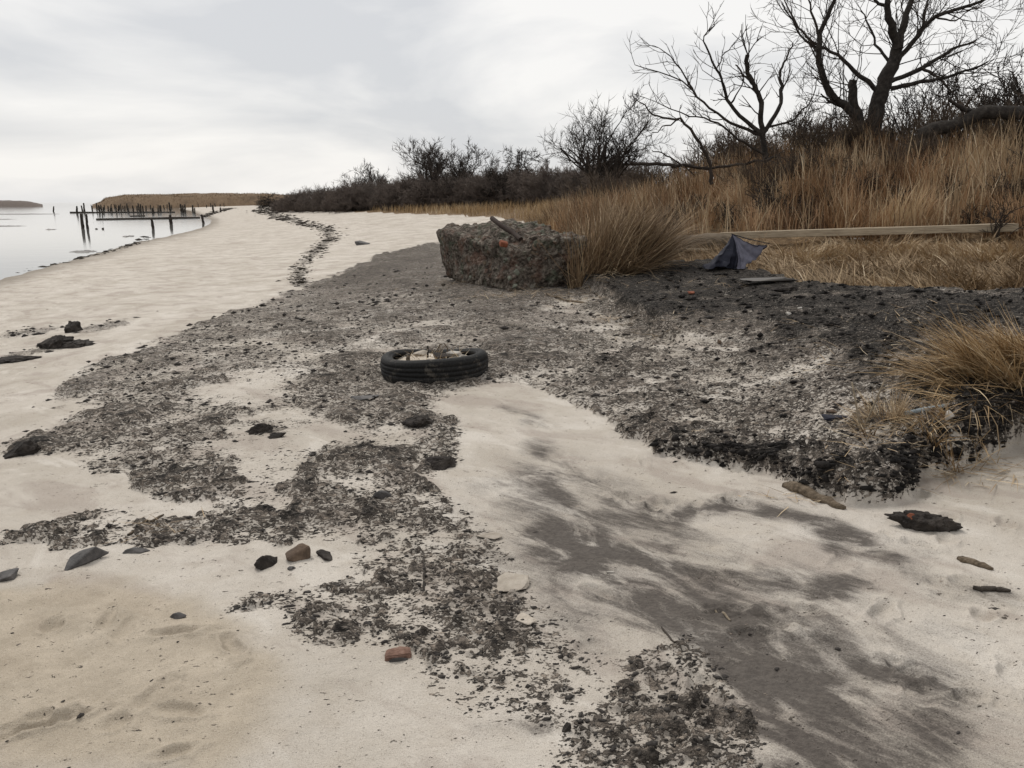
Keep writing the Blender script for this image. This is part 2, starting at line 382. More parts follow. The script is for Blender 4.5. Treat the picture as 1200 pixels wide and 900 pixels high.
def bump_n(t, b, hgt, strength=.5, dist=.02):
    n = t.nodes.new('ShaderNodeBump'); n.inputs['Strength'].default_value = strength; n.inputs['Distance'].default_value = dist
    t.links.new(hgt, n.inputs['Height']); t.links.new(n.outputs[0], b.inputs['Normal']); return n
def simple(name, c0, c1, scale=12, rough=.9, bump=.5, bd=.01, spec=.2, c2=None, stretch=None):
    m, t, b = mat(name, rough, spec); tc_ = t.nodes.new('ShaderNodeTexCoord'); v = tc_.outputs['Object']
    if stretch:
        mp_ = t.nodes.new('ShaderNodeMapping'); mp_.inputs['Scale'].default_value = stretch; t.links.new(v, mp_.inputs[0]); v = mp_.outputs[0]
    n = noise_n(t, scale, 6, .65, v)
    st = [(.3, c0), (.7, c1)] if c2 is None else [(.28, c0), (.5, c1), (.72, c2)]
    oi = t.nodes.new('ShaderNodeObjectInfo')
    col = ramp_n(t, n.outputs['Fac'], st)
    col = mix_n(t, 1.0, col, ramp_n(t, oi.outputs['Random'], [(0, (.8, .8, .8)), (1, (1.2, 1.2, 1.2))]), 'MULTIPLY')
    t.links.new(col, b.inputs['Base Color'])
    n2 = noise_n(t, scale * 4, 5, .7, v); bump_n(t, b, n2.outputs['Fac'], bump, bd)
    return m
def rotmap(t, P, ang_, sc):
    m1 = t.nodes.new('ShaderNodeMapping'); m1.inputs['Rotation'].default_value = (0, 0, R(ang_)); t.links.new(P, m1.inputs[0])
    m2 = t.nodes.new('ShaderNodeMapping'); m2.inputs['Scale'].default_value = sc; t.links.new(m1.outputs[0], m2.inputs[0]); return m2.outputs[0]
def ground_mat():
    m, t, b = mat('shore_ground', .95, .12)
    geo = t.nodes.new('ShaderNodeNewGeometry'); P = geo.outputs['Position']
    def at(n):
        a = t.nodes.new('ShaderNodeAttribute'); a.attribute_name = n; return a.outputs['Fac']
    hd, sm, th, tn = at('hd'), at('smear'), at('thatch'), at('tan')
    big = noise_n(t, .9, 3, .6, P).outputs['Fac']; mid = noise_n(t, 6, 4, .65, P).outputs['Fac']
    fmp = t.nodes.new('ShaderNodeMapping'); fmp.inputs['Scale'].default_value = (.75, 1.15, 1); fmp.inputs['Rotation'].default_value = (0, 0, R(-20)); t.links.new(P, fmp.inputs[0])
    fine = noise_n(t, 62, 2.5, .6, fmp.outputs[0], .2).outputs['Fac']; grain = noise_n(t, 420, 1, .7, P).outputs['Fac']
    # sand
    sand = ramp_n(t, big, [(.3, (.415, .374, .320)), (.5, (.50, .457, .402)), (.7, (.575, .532, .478))])
    sand = mix_n(t, mrange(t, mid, .42, .7, 0, .32), sand, (.37, .32, .26))
    sand = mix_n(t, mrange(t, mid, .42, .28, 0, .3), sand, (.60, .55, .48))
    damp = noise_n(t, 1.7, 4, .6, rotmap(t, P, 40, (.8, 1.7, 1)), .6).outputs['Fac']
    sand = mix_n(t, mrange(t, damp, .50, .64, 0, .6), sand, (.33, .282, .245))
    sand = mix_n(t, mrange(t, damp, .44, .34, 0, .6), sand, (.60, .56, .505))
    tanc = ramp_n(t, mid, [(.35, (.31, .258, .19)), (.65, (.44, .375, .29))])
    sand = mix_n(t, math_n(t, 'MULTIPLY', tn, .8), sand, tanc)
    speck = noise_n(t, 160, 2, .6, P).outputs['Fac']
    sand = mix_n(t, mrange(t, speck, .60, .72, 0, .55), sand, (.17, .14, .11))
    sand = mix_n(t, mrange(t, grain, .54, .72, 0, .65), sand, (.2, .16, .12))
    sand = mix_n(t, mrange(t, grain, .42, .3, 0, .35), sand, (.66, .61, .54))
    sxyz = t.nodes.new('ShaderNodeSeparateXYZ'); t.links.new(P, sxyz.inputs[0])
    sand = mix_n(t, mrange(t, math_n(t, 'ADD', sxyz.outputs[2], math_n(t, 'MULTIPLY', mid, .06)), -.56, -.68, 0, .75), sand, (.17, .145, .115))      # damp sand at the waterline
    # dark stained drifts: streaky
    def rotstretch(ang_, sc):
        m1 = t.nodes.new('ShaderNodeMapping'); m1.inputs['Rotation'].default_value = (0, 0, R(ang_)); t.links.new(P, m1.inputs[0])
        m2 = t.nodes.new('ShaderNodeMapping'); m2.inputs['Scale'].default_value = sc; t.links.new(m1.outputs[0], m2.inputs[0]); return m2.outputs[0]
    st1 = noise_n(t, 1.5, 5, .6, rotstretch(52, (1.5, 3.1, 2)), .8).outputs['Fac']; st2 = noise_n(t, 1.5, 5, .7, rotstretch(38, (5, 24, 5)), .2).outputs['Fac']
    s1 = math_n(t, 'MULTIPLY', sm, mrange(t, st1, .3, .66, .35, 1.45))
    s1 = math_n(t, 'MULTIPLY', s1, mrange(t, st2, .3, .7, .8, 1.18))
    s1 = math_n(t, 'ADD', s1, math_n(t, 'MULTIPLY', math_n(t, 'SUBTRACT', speck, .5), .75))
    s1 = math_n(t, 'ADD', s1, math_n(t, 'MULTIPLY', math_n(t, 'SUBTRACT', mid, .5), -.55))
    sfac = math_n(t, 'MULTIPLY', mrange(t, s1, .02, 1.2, 0, .94), mrange(t, sm, .0, .12))
    sand = mix_n(t, sfac, sand, ramp_n(t, fine, [(.35, (.058, .05, .045)), (.65, (.10, .087, .077))]))
    # peat crust
    peat = ramp_n(t, fine, [(.32, (.028, .024, .021)), (.5, (.062, .054, .047)), (.68, (.14, .122, .105))])
    peat = mix_n(t, mrange(t, grain, .56, .72, 0, .7), peat, (.30, .26, .215))
    hf = math_n(t, 'ADD', hd, math_n(t, 'MULTIPLY', math_n(t, 'SUBTRACT', fine, .5), 6.6))
    hf = math_n(t, 'ADD', hf, math_n(t, 'MULTIPLY', math_n(t, 'SUBTRACT', mid, .5), 1.6))
    fin2 = noise_n(t, 21, 2, .55, fmp.outputs[0], .3).outputs['Fac']
    hf = math_n(t, 'ADD', hf, math_n(t, 'MULTIPLY', math_n(t, 'SUBTRACT', fin2, .5), 3.4))
    pm = mrange(t, hf, -.15, .25)
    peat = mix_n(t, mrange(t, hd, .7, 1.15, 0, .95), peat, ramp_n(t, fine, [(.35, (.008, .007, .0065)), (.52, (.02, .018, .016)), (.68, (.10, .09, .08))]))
    pst = t.nodes.new('ShaderNodeMapping'); pst.inputs['Scale'].default_value = (6, 15, 12); t.links.new(P, pst.inputs[0])
    pmid = noise_n(t, 1.6, 5, .75, pst.outputs[0], .4).outputs['Fac']
    peat = mix_n(t, 1.0, peat, ramp_n(t, pmid, [(.32, (.3, .3, .3)), (.5, (.9, .89, .88)), (.66, (2.8, 2.7, 2.6))]), 'MULTIPLY')
    # thin black dust between the clods
    dust = mrange(t, hd, -.85, .35, 0, .34)
    col = mix_n(t, dust, sand, (.16, .14, .122))
    col = mix_n(t, pm, col, peat)
    # grass litter
    lit = noise_n(t, 9, 5, .72, P, .6).outputs['Fac']
    litc = ramp_n(t, lit, [(.3, (.05, .036, .024)), (.5, (.15, .10, .058)), (.68, (.30, .215, .125))])
    thf = math_n(t, 'ADD', th, math_n(t, 'MULTIPLY', math_n(t, 'SUBTRACT', mid, .5), .9))
    col = mix_n(t, mrange(t, thf, .3, .6), col, litc)
    t.links.new(col, b.inputs['Base Color'])
    h = math_n(t, 'MULTIPLY', pm, .7)
    h = math_n(t, 'ADD', h, math_n(t, 'MULTIPLY', fine, math_n(t, 'ADD', math_n(t, 'MULTIPLY', pm, .9), .18)))
    h = math_n(t, 'ADD', h, math_n(t, 'MULTIPLY', grain, .14))
    h = math_n(t, 'ADD', h, math_n(t, 'MULTIPLY', speck, .22))
    h = math_n(t, 'ADD', h, math_n(t, 'MULTIPLY', mid, .28))
    h = math_n(t, 'ADD', h, math_n(t, 'MULTIPLY', lit, math_n(t, 'MULTIPLY', th, 3)))
    bump_n(t, b, h, .95, .02)
    return m
M = {}
M['ground'] = ground_mat()
M['clod'] = simple('peat_clod', (.022, .02, .018), (.055, .049, .045), 40, .95, .8, .006, c2=(.11, .10, .09))
M['bark'] = simple('grey_bark', (.014, .012, .011), (.034, .029, .025), 9, .95, 1, .03, c2=(.065, .057, .05))
M['twig'] = simple('dark_twig', (.022, .017, .014), (.05, .04, .033), 3, .9, .2)
M['hedge'] = simple('hedge_twig', (.075, .06, .052), (.14, .113, .096), 2, .9, .1)
def rubber_mat():
    m, t, b = mat('old_rubber', .75, .18); v = t.nodes.new('ShaderNodeTexCoord').outputs['Object']
    a = noise_n(t, 7, 6, .7, v, .5).outputs['Fac']; c = noise_n(t, 60, 4, .7, v).outputs['Fac']
    col = ramp_n(t, c, [(.35, (.007, .007, .0075)), (.65, (.02, .0195, .019))])
    col = mix_n(t, mrange(t, math_n(t, 'ADD', a, math_n(t, 'MULTIPLY', c, .35)), .70, .88, 0, .42), col, (.16, .14, .115))
    t.links.new(col, b.inputs['Base Color']); bump_n(t, b, c, .35, .006); return m
M['rubber'] = rubber_mat()
M['stone'] = simple('dark_stone', (.025, .024, .024), (.06, .056, .054), 18, .7, .7, .008, .35, c2=(.11, .10, .095))
M['brownstone'] = simple('brown_stone', (.045, .032, .024), (.10, .07, .05), 16, .8, .7, .008, c2=(.17, .125, .09))
M['peat'] = simple('wet_peat', (.015, .013, .012), (.04, .034, .03), 14, .9, 1, .02, c2=(.075, .064, .055))
M['brick'] = simple('worn_brick', (.075, .045, .034), (.17, .10, .075), 25, .9, .7, .006, c2=(.28, .19, .15))
M['pale'] = simple('pale_stone', (.35, .32, .28), (.55, .52, .48), 20, .9, .5, .006)
M['crustsand'] = simple('sand_crust', (.33, .29, .24), (.42, .37, .31), 20, .95, .8, .012, c2=(.50, .45, .385))
M['driftwood'] = simple('driftwood', (.05, .038, .027), (.13, .10, .07), 8, .9, .9, .012, c2=(.24, .19, .14), stretch=(1, 8, 8))
M['timber'] = simple('grey_timber', (.17, .135, .095), (.29, .24, .175), 5, .9, .8, .01, c2=(.38, .32, .24), stretch=(.6, 9, 9))
M['log'] = simple('weathered_log', (.06, .046, .033), (.16, .125, .09), 5, .9, .9, .02, c2=(.27, .22, .165), stretch=(.8, 7, 7))
M['piling'] = simple('wet_piling', (.014, .012, .010), (.04, .033, .027), 6, .8, .8, .03, c2=(.075, .063, .052))
M['cloth'] = simple('dark_cloth', (.010, .011, .019), (.017, .018, .03), 30, .75, .3, .003, .3)
M['cloth2'] = simple('grey_cloth', (.11, .11, .145), (.15, .147, .185), 14, .75, .3, .003, .3)
M['rust'] = simple('rusty_bar', (.02, .014, .012), (.05, .032, .024), 30, .85, .6, .004)
M['orange'] = simple('orange_fragment', (.16, .05, .028), (.30, .11, .06), 20, .8, .4, .004)
M['bluegrey'] = simple('pale_plastic', (.20, .25, .28), (.36, .42, .45), 10, .5, .2, .003, .4)
M['wrack'] = simple('dry_wrack', (.022, .018, .014), (.055, .045, .034), 12, .95, .5)
def concrete_mat():
    m, t, b = mat('rough_concrete', .95, .15); v = t.nodes.new('ShaderNodeTexCoord').outputs['Object']
    a = noise_n(t, 3.2, 7, .65, v).outputs['Fac']; c = noise_n(t, 17, 5, .7, v, .4).outputs['Fac']
    vo = noise_n(t, 15, ty='ShaderNodeTexVoronoi', vec=v); 
    base = ramp_n(t, c, [(.33, (.014, .011, .009)), (.48, (.085, .068, .054)), (.64, (.33, .28, .23))])
    base = mix_n(t, .38, base, ramp_n(t, vo.outputs['Color'], [(0, (.05, .045, .038)), (.5, (.14, .115, .095)), (1, (.25, .22, .19))]))
    pt = noise_n(t, 5.5, 4, .6, v, .8).outputs['Fac']
    base = mix_n(t, mrange(t, pt, .54, .66, 0, .75), base, (.33, .295, .25))
    base = mix_n(t, mrange(t, pt, .44, .34, 0, .7), base, (.028, .02, .016))
    base = mix_n(t, mrange(t, a, .52, .66, 0, .6), base, (.095, .12, .08))
    base = mix_n(t, mrange(t, a, .47, .36, 0, .55), base, (.20, .115, .085))
    t.links.new(base, b.inputs['Base Color'])
    h = math_n(t, 'ADD', c, math_n(t, 'MULTIPLY', vo.outputs['Distance'], -.8)); bump_n(t, b, h, 1.0, .09)
    return m
M['concrete'] = concrete_mat()
def water_mat():
    m, t, b = mat('still_water', .06, .5); P = t.nodes.new('ShaderNodeNewGeometry').outputs['Position']
    b.inputs['Base Color'].default_value = (.16, .16, .15, 1); b.inputs['IOR'].default_value = 1.333
    mp_ = t.nodes.new('ShaderNodeMapping'); mp_.inputs['Scale'].default_value = (.35, 1, 1); t.links.new(P, mp_.inputs[0])
    n = noise_n(t, .9, 5, .6, mp_.outputs[0]); bump_n(t, b, n.outputs['Fac'], .06, .1); return m
M['water'] = water_mat()
def grass_mat(name, stops, rough=.75):
    m, t, b = mat(name, rough, .2); a = t.nodes.new('ShaderNodeAttribute'); a.attribute_name = 'rnd'
    c = ramp_n(t, a.outputs['Fac'], stops); t.links.new(c, b.inputs['Base Color']); return m
M['rustgrass'] = grass_mat('russet_grass', [(0, (.075, .046, .028)), (.35, (.235, .135, .07)), (.7, (.37, .235, .13)), (1, (.52, .40, .255))])
M['straw'] = grass_mat('straw', [(0, (.11, .078, .047)), (.4, (.28, .20, .12)), (.8, (.43, .325, .205)), (1, (.58, .48, .34))])
M['tussock'] = grass_mat('tussock_grass', [(0, (.07, .046, .028)), (.4, (.18, .12, .07)), (.8, (.28, .20, .12)), (1, (.44, .34, .22))])
M['ochre'] = grass_mat('ochre_grass', [(0, (.14, .092, .048)), (.4, (.32, .215, .11)), (.8, (.44, .315, .175)), (1, (.60, .49, .33))])
M['farland'] = simple('far_reed', (.06, .042, .028), (.14, .095, .058), .12, .95, .3, .3, c2=(.19, .135, .085))
M['mud'] = simple('mud', (.06, .055, .05), (.11, .10, .09), .5, .6, .3, .02, .4)

# ------------------------------------------------------------------ ground sheet
dep = np.linspace(math.tan(R(49)), math.tan(R(2.5)), 560)
radii = np.concatenate([np.linspace(.25, CAMZ / dep[0], 8, endpoint=False), CAMZ / dep])
far = np.exp(np.linspace(math.log(radii[-1]), math.log(9000), 86))[1:]
radii = np.concatenate([radii, far])
inner = np.arctan(np.linspace(-.80, .80, 800))
ang = np.concatenate([np.linspace(-R(120), inner[0], 30, endpoint=False), inner, np.linspace(inner[-1], R(120), 31)[1:]])
RR, AA = np.meshgrid(radii, ang, indexing='ij')
X = (RR * np.sin(AA)).ravel(); Y = (RR * np.cos(AA)).ravel()
dr = np.gradient(radii); da = np.gradient(ang)
SPC = np.maximum(dr[:, None] * .6 + 0 * AA, RR * da[None, :]).ravel()
Zt, HD, SM, TH, TN = fields(X, Y, SPC)
nr, na = len(radii), len(ang)
ii = (np.arange(nr - 1)[:, None] * na + np.arange(na - 1)[None, :]).ravel()
F = np.stack([ii, ii + na, ii + na + 1, ii + 1], -1)[:, ::-1]
gme = mesh_np('ground', np.stack([X, Y, Zt], -1), F, dict(hd=HD, smear=SM, thatch=TH, tan=TN), True)
tagp(obj('ground', gme, M['ground']), kind='structure')
# water sheet
def sheet(name, P, z, m):
    me = bpy.data.meshes.new(name); me.from_pydata([(x, y, z) for x, y in P], [], [list(range(len(P)))]); return obj(name, me, m)
tagp(sheet('water', [(-9000, 5), (-12, 5), (8, 60), (20, 200), (60, 420), (2500, 9000), (-9000, 9000)], WATER_Z, M['water']), kind='structure')

# ------------------------------------------------------------------ grass
rng = np.random.default_rng(7)
def blades(base, length, lean, width, bend, segs=3, rnd=None, spread=1.0, heading=None):
    """base (n,3); lean = mean lean from vertical (rad); heading = azimuth array or None"""
    n = len(base); L = np.asarray(length) * np.ones(n); az = rng.uniform(0, 2 * math.pi, n) if heading is None else heading
    lean = np.asarray(lean) * np.ones(n); bend = np.asarray(bend) * np.ones(n)
    t = np.linspace(0, 1, segs + 1)
    th = lean[:, None] + bend[:, None] * t[None, :]
    dxy = np.sin(th) / segs * L[:, None]; dz = np.cos(th) / segs * L[:, None]
    hx = np.cumsum(np.concatenate([np.zeros((n, 1)), dxy[:, :-1]], 1), 1); hzv = np.cumsum(np.concatenate([np.zeros((n, 1)), dz[:, :-1]], 1), 1)
    ca, sa = np.cos(az)[:, None], np.sin(az)[:, None]
    C = np.stack([base[:, 0:1] + hx * ca, base[:, 1:2] + hx * sa, base[:, 2:3] + hzv], -1)
    fa = az + math.pi / 2 + rng.normal(0, .7, n); wv = np.stack([np.cos(fa), np.sin(fa), rng.normal(0, .25, n)], -1)
    wd = (np.asarray(width) * np.ones(n))[:, None] * (1 - t[None, :] ** 2 * .85)
    Lf = C[:, :-1] - wv[:, None, :] * wd[:, :-1, None] * .5; Rt = C[:, :-1] + wv[:, None, :] * wd[:, :-1, None] * .5
    V = np.concatenate([Lf, Rt, C[:, -1:]], 1); k = 2 * segs + 1; fs = []
    for i in range(segs - 1): fs += [[i, segs + i, segs + i + 1], [i, segs + i + 1, i + 1]]
    fs.append([segs - 1, 2 * segs - 1, 2 * segs])
    F = (np.array(fs)[None] + (np.arange(n) * k)[:, None, None]).reshape(-1, 3)
    rn = np.clip(rng.normal(.5, .3, n), 0, 1) if rnd is None else rnd
    return V.reshape(-1, 3), F, np.repeat(rn, k)
def grass_obj(name, parts, m, origin=None, parent=None):
    Vs, Fs, As, n = [], [], [], 0
    for V, F_, A in parts: Vs.append(V); Fs.append(F_ + n); As.append(A); n += len(V)
    V = np.vstack(Vs)
    if origin is not None: V = V - np.asarray(origin)
    return obj(name, mesh_np(name, V, np.vstack(Fs), dict(rnd=np.concatenate(As))), m, parent)
def scatter(n, u0, u1, r0, r1, keep):
    c = rng.uniform(u0, u1, n); r_ = np.sqrt(rng.uniform(r0 * r0, r1 * r1, n))
    a = np.arctan((c - 600) / FPX * cp); x = r_ * np.sin(a); y = r_ * np.cos(a)
    z, hd, sm, th, tn = fields(x, y); k = keep(x, y, r_, th); return np.stack([x[k], y[k], z[k]], -1)
# tall russet grass on the bank
def k_bank(x, y, r, th):
    cl = fb2(x * .9, y * .9, 3, 101); return (th > .6) & (rng.random(len(x)) < np.clip(.55 + 2.0 * cl + .5 * vn2(x * 3.1, y * 3.1, 103), .02, 1)) & (r > 16.8 + .6 * vn2(x * .7, y * .7, 5))
pb = scatter(74000, 640, 1330, 16.5, 29, k_bank)
ht = .32 + .66 * np.clip(.5 + 1.2 * fb2(pb[:, 0] * .9, pb[:, 1] * .9, 3, 111), 0, 1)
bent = rng.random(len(pb)) < .16
tone = np.clip(.48 + .8 * fb2(pb[:, 0] * .5, pb[:, 1] * .5, 2, 121) + .35 * vn2(pb[:, 0] * 2.2, pb[:, 1] * 2.2, 122) + rng.normal(0, .22, len(pb)), 0, 1)
hd0 = math.pi + rng.normal(0, .8, len(pb)) + 3.2 * vn2(pb[:, 0] * 1.5, pb[:, 1] * 1.5, 8)
lb0 = .12 + .3 * np.clip(vn2(pb[:, 0] * 1.9, pb[:, 1] * 1.9, 18), 0, 1)
tagp(grass_obj('bank_grass', [blades(pb, ht * rng.uniform(.6, 1.25, len(pb)), np.where(bent, rng.uniform(.5, 1.4, len(pb)), np.abs(rng.normal(lb0, .16, len(pb)))), rng.uniform(.009, .021, len(pb)), rng.normal(.4, .3, len(pb)), 3, tone, heading=hd0)], M['rustgrass']),
     'tall russet brown dry grass covering the bank below the bare trees', 'grass', kind='stuff')
ps_ = scatter(5200, 640, 1330, 16.6, 27, lambda x, y, r, th: (th > .6) & (rng.random(len(x)) < np.clip(.4 + 1.6 * fb2(x * .7, y * .7, 2, 161), .02, 1)))
tagp(grass_obj('reed_stems', [blades(ps_, rng.uniform(.6, 1.25, len(ps_)), np.abs(rng.normal(.15, .2, len(ps_))), rng.uniform(.014, .026, len(ps_)), rng.normal(.35, .4, len(ps_)), 4, heading=math.pi + rng.normal(0, 1.3, len(ps_)))], M['straw']),
     'pale tall dry stems sticking out above the russet bank grass', 'reeds', kind='stuff')
# flattened straw in front of the long timber
def k_flat(x, y, r, th):
    return (th > .45) & (rng.random(len(x)) < np.clip(.75 + 1.0 * fb2(x * 1.1, y * 1.1, 3, 131), .08, 1)) & (r < 15.95 + .25 * vn2(x * 1.7, y * 1.7, 135))
pf = scatter(46000, 700, 1330, 10.2, 17.8, k_flat)
hf_ = math.pi * 1.05 + 3.5 * fb2(pf[:, 0] * 1.3, pf[:, 1] * 1.3, 2, 141) + rng.normal(0, .7, len(pf))
tf = np.clip(.5 + .5 * fb2(pf[:, 0] * .8, pf[:, 1] * .8, 3, 143) + rng.normal(0, .2, len(pf)), 0, 1)
tagp(grass_obj('flattened_grass', [blades(pf, rng.uniform(.18, .5, len(pf)), np.clip(rng.normal(1.05, .32, len(pf)), .1, 1.45), rng.uniform(.008, .018, len(pf)), rng.normal(.45, .25, len(pf)), 3, tf, heading=hf_)], M['straw']),
     'flattened straw coloured dry grass in front of the long timber', 'grass', kind='stuff')
# far strip of grass below the hedge
def k_far(x, y, r, th): return (th > .5) & (rng.random(len(x)) < np.clip(.7 + .9 * fb2(x * .35, y * .35, 3, 151), .1, 1))
pr = scatter(15000, 330, 700, 38, 74, lambda x, y, r, th: k_far(x, y, r, th) & (r > 40 + 0 * x))
pr2 = scatter(9000, 590, 760, 20, 40, k_far)
pr = np.vstack([pr, pr2]); rr_ = np.hypot(pr[:, 0], pr[:, 1])
tagp(grass_obj('fringe_grass', [blades(pr, rng.uniform(.35, .8, len(pr)), np.abs(rng.normal(.15, .2, len(pr))), .0005 * rr_, rng.normal(.4, .3, len(pr)), 2, np.clip(.55 + .5 * fb2(pr[:, 0] * .2, pr[:, 1] * .2, 2, 153) + rng.normal(0, .2, len(pr)), 0, 1))], M['ochre']),
     'low ochre grass strip between the pale beach and the dark hedge', 'grass', kind='stuff')
# big tussock beside the concrete block
def tussock(name, label, c, n, rad, hgt, m, lean=(.05, .75), w_=(.006, .011), heading=None, group=None, cat='grass clump', wind=None):
    c = np.asarray(c); root = thing(name, label, cat, c, group=group)
    nt_ = max(8, n // 110); tq = np.sqrt(rng.random(nt_)); ta = rng.uniform(0, 2 * math.pi, nt_); ti = rng.integers(0, nt_, n)
    q = np.clip(tq[ti] + rng.normal(0, .07, n), 0, 1.1); a = ta[ti] + rng.normal(0, .16, n); x = c[0] + rad * q * np.cos(a); y = c[1] + rad * q * np.sin(a)
    b = np.stack([x, y, height(x, y) - .03], -1)
    tl = rng.uniform(.3, 1.2, nt_); th_ = rng.normal(0, .7, nt_)
    ln = (lean[0] + (lean[1] - lean[0]) * q ** 1.2 * tl[ti]) + np.abs(rng.normal(0, .13, n)) * np.where(rng.random(n) < .3, 2.6, 1)
    h_ = (a if heading is None else heading) + th_[ti] * (.6 if heading is None else .5) + rng.normal(0, 1, n) * np.where(rng.random(n) < .45, 1.3, .35)
    ht_ = rng.uniform(.75, 1.1, nt_)[ti]
    if wind:                                       # blown towards one side, some stems snapped
        hx_ = np.sin(ln) * np.cos(h_) + wind[1] * np.cos(wind[0]); hy_ = np.sin(ln) * np.sin(h_) + wind[1] * np.sin(wind[0]); h_ = np.arctan2(hy_, hx_); ln = np.arctan2(np.hypot(hx_, hy_), np.cos(ln)) * rng.uniform(.5, 1.1, n)
    k = n // 5
    g1 = blades(b[k:], hgt * ht_[k:] * rng.uniform(.55, 1.08, n - k), ln[k:], rng.uniform(*w_, n - k), rng.normal(.35, .4, n - k), 4, heading=h_[k:])
    g2 = blades(b[:k], hgt * rng.uniform(.25, .7, k), ln[:k] + .4, rng.uniform(*w_, k), rng.normal(.8, .4, k), 3, heading=h_[:k] + rng.normal(0, .8, k))
    grass_obj('upright_blades', [g1], m, c, root)['kind'] = 'stuff'; grass_obj('fallen_blades', [g2], M['straw'], c, root)['kind'] = 'stuff'
    return root
p = G(706, 318); p2 = np.array([p[0] + .1, p[1] + .35, 0]); p2[2] = hz(p2[0], p2[1])
tussock('grass_tussock', 'tall bushy brown grass tussock leaning against the concrete block', p2, 4600, .7, 1.4, M['tussock'], (.02, .95), (.007, .016), wind=(.35, .55))
p = G(660, 268); p[1] += 3; p[2] = hz(p[0], p[1])
tussock('grass_tussock', 'low brown grass tussock behind the concrete block', p, 2600, .8, .95, M['tussock'], (.03, .5))
# tussock that hangs over the peat scarp on the right
p = G(1215, 445)
tussock('grass_tussock', 'ochre grass tussock drooping over the edge of the peat scarp', p, 3600, .62, .62, M['ochre'], (.55, 1.45), (.004, .0085), heading=math.pi * 1.03)
p = G(1130, 500)
tussock('grass_tussock', 'thin ochre grass tuft on the peat scarp edge above bluish plastic', p, 420, .3, .42, M['ochre'], (.5, 1.5), (.003, .006), heading=math.pi * 1.15)
p = G(1045, 500)
tussock('grass_tussock', 'small straw tuft with splayed stalks growing from the peat crust', p, 420, .17, .26, M['straw'], (.2, 1.3), (.003, .006))
p = G(735, 372)
tussock('grass_tussock', 'pale straw tuft at the foot of the black peat lip', p, 240, .35, .22, M['straw'], (.8, 1.5), (.004, .006))
# straw litter lying about
def litter(name, label, spots, m):
    ps = []
    for (px_, py_, sx, sy, n, l0, l1) in spots:
        c = G(px_, py_); x = c[0] + rng.normal(0, sx, n); y = c[1] + rng.normal(0, sy, n)
        b = np.stack([x, y, height(x, y) + .008], -1)
        ps.append(blades(b, rng.uniform(l0, l1, n), rng.uniform(1.25, 1.6, n), rng.uniform(.003, .006, n), rng.normal(.1, .15, n), 2))
    return tagp(grass_obj(name, ps, m), label, 'straw', kind='stuff')
litter('straw_litter', 'loose pale straw strewn on the peat and round the concrete block',
       [(560, 330, .5, .3, 260, .1, .35), (620, 345, .5, .15, 220, .1, .4), (690, 350, .35, .3, 200, .1, .4), (1000, 408, .25, .25, 60, .1, .35), (1060, 500, .25, .2, 110, .1, .3),
        (1110, 510, .2, .2, 90, .1, .35), (900, 450, 1.0, .6, 60, .05, .15), (780, 385, .4, .2, 80, .1, .3), (950, 585, .15, .05, 40, .08, .2), (1050, 372, .6, .3, 90, .1, .3), (175, 618, .1, .08, 16, .08, .25), (820, 335, .8, .4, 120, .08, .3)], M['straw'])
# splayed stalks of the small tuft
for (a_, b_, l_) in (((1010, 505), (990, 445), 'left'), ((1012, 500), (1028, 442), 'right')):
    A_ = G(*a_); s_ = px_m(A_); B_ = A_ + np.array([(b_[0] - a_[0]) * s_, -.03, (a_[1] - b_[1]) * s_])
    T = Tubes(); T.add(np.linspace(A_ - [0, 0, .02], B_, 5), np.linspace(.007, .005, 5), 5)
    tagp(obj('reed_stalk', T.mesh('reed_stalk', origin=A_), M['driftwood_pale'] if 'driftwood_pale' in M else M['timber'], loc=A_), 'pale broken reed stalk sticking up from the peat crust', 'reed', 'splayed reed stalks')

# ------------------------------------------------------------------ peat clods (too many to count)
def worley3(p, s_):
    i0 = np.floor(p).astype(np.int64); f1 = np.full(len(p), 9.)
    for dx in (-1, 0, 1):
        for dy in (-1, 0, 1):
            for dz in (-1, 0, 1):
                c = i0 + np.array([dx, dy, dz]); q = c + np.stack([_hash(c[:, 0], c[:, 1], c[:, 2], s_ + k) for k in range(3)], -1); f1 = np.minimum(f1, np.linalg.norm(p - q, axis=1))
    return f1
def rock_mesh(name, seed, size=(1, 1, 1), n=16, sub=1, rough=.08, lump=0):
    r_ = np.random.default_rng(seed); bm = bmesh.new()
    P = r_.normal(0, 1, (n, 3)); P /= np.linalg.norm(P, axis=1)[:, None]; P *= r_.uniform(.75, 1, (n, 1))
    for q in P: bm.verts.new(q)
    res = bmesh.ops.convex_hull(bm, input=bm.verts)
    for v in [v for v in bm.verts if not v.link_faces]: bm.verts.remove(v)
    bmesh.ops.bevel(bm, geom=bm.edges[:], offset=.06, segments=1, affect='EDGES')
    bmesh.ops.triangulate(bm, faces=bm.faces)
    if sub: bmesh.ops.subdivide_edges(bm, edges=bm.edges[:], cuts=sub, use_grid_fill=True)
    bmesh.ops.triangulate(bm, faces=bm.faces)
    me = bpy.data.meshes.new(name); bm.to_mesh(me); bm.free()
    V = np.empty(len(me.vertices) * 3, np.float32); me.vertices.foreach_get('co', V); V = V.reshape(-1, 3).astype(float)
    V = V * (1 + rough * fb3(V * 2.2 + seed, 4, seed)[:, None] * 2)
    if lump: V = V * (1 + lump * (.5 - worley3(V * np.array(size) / min(size) * 1.6 + seed, seed)) + lump * .5 * (.5 - worley3(V * np.array(size) / min(size) * 3.5, seed + 3)))[:, None]
    V = V * np.array(size) * .58; me.vertices.foreach_set('co', V.astype(np.float32).ravel()); me.update()
    return me
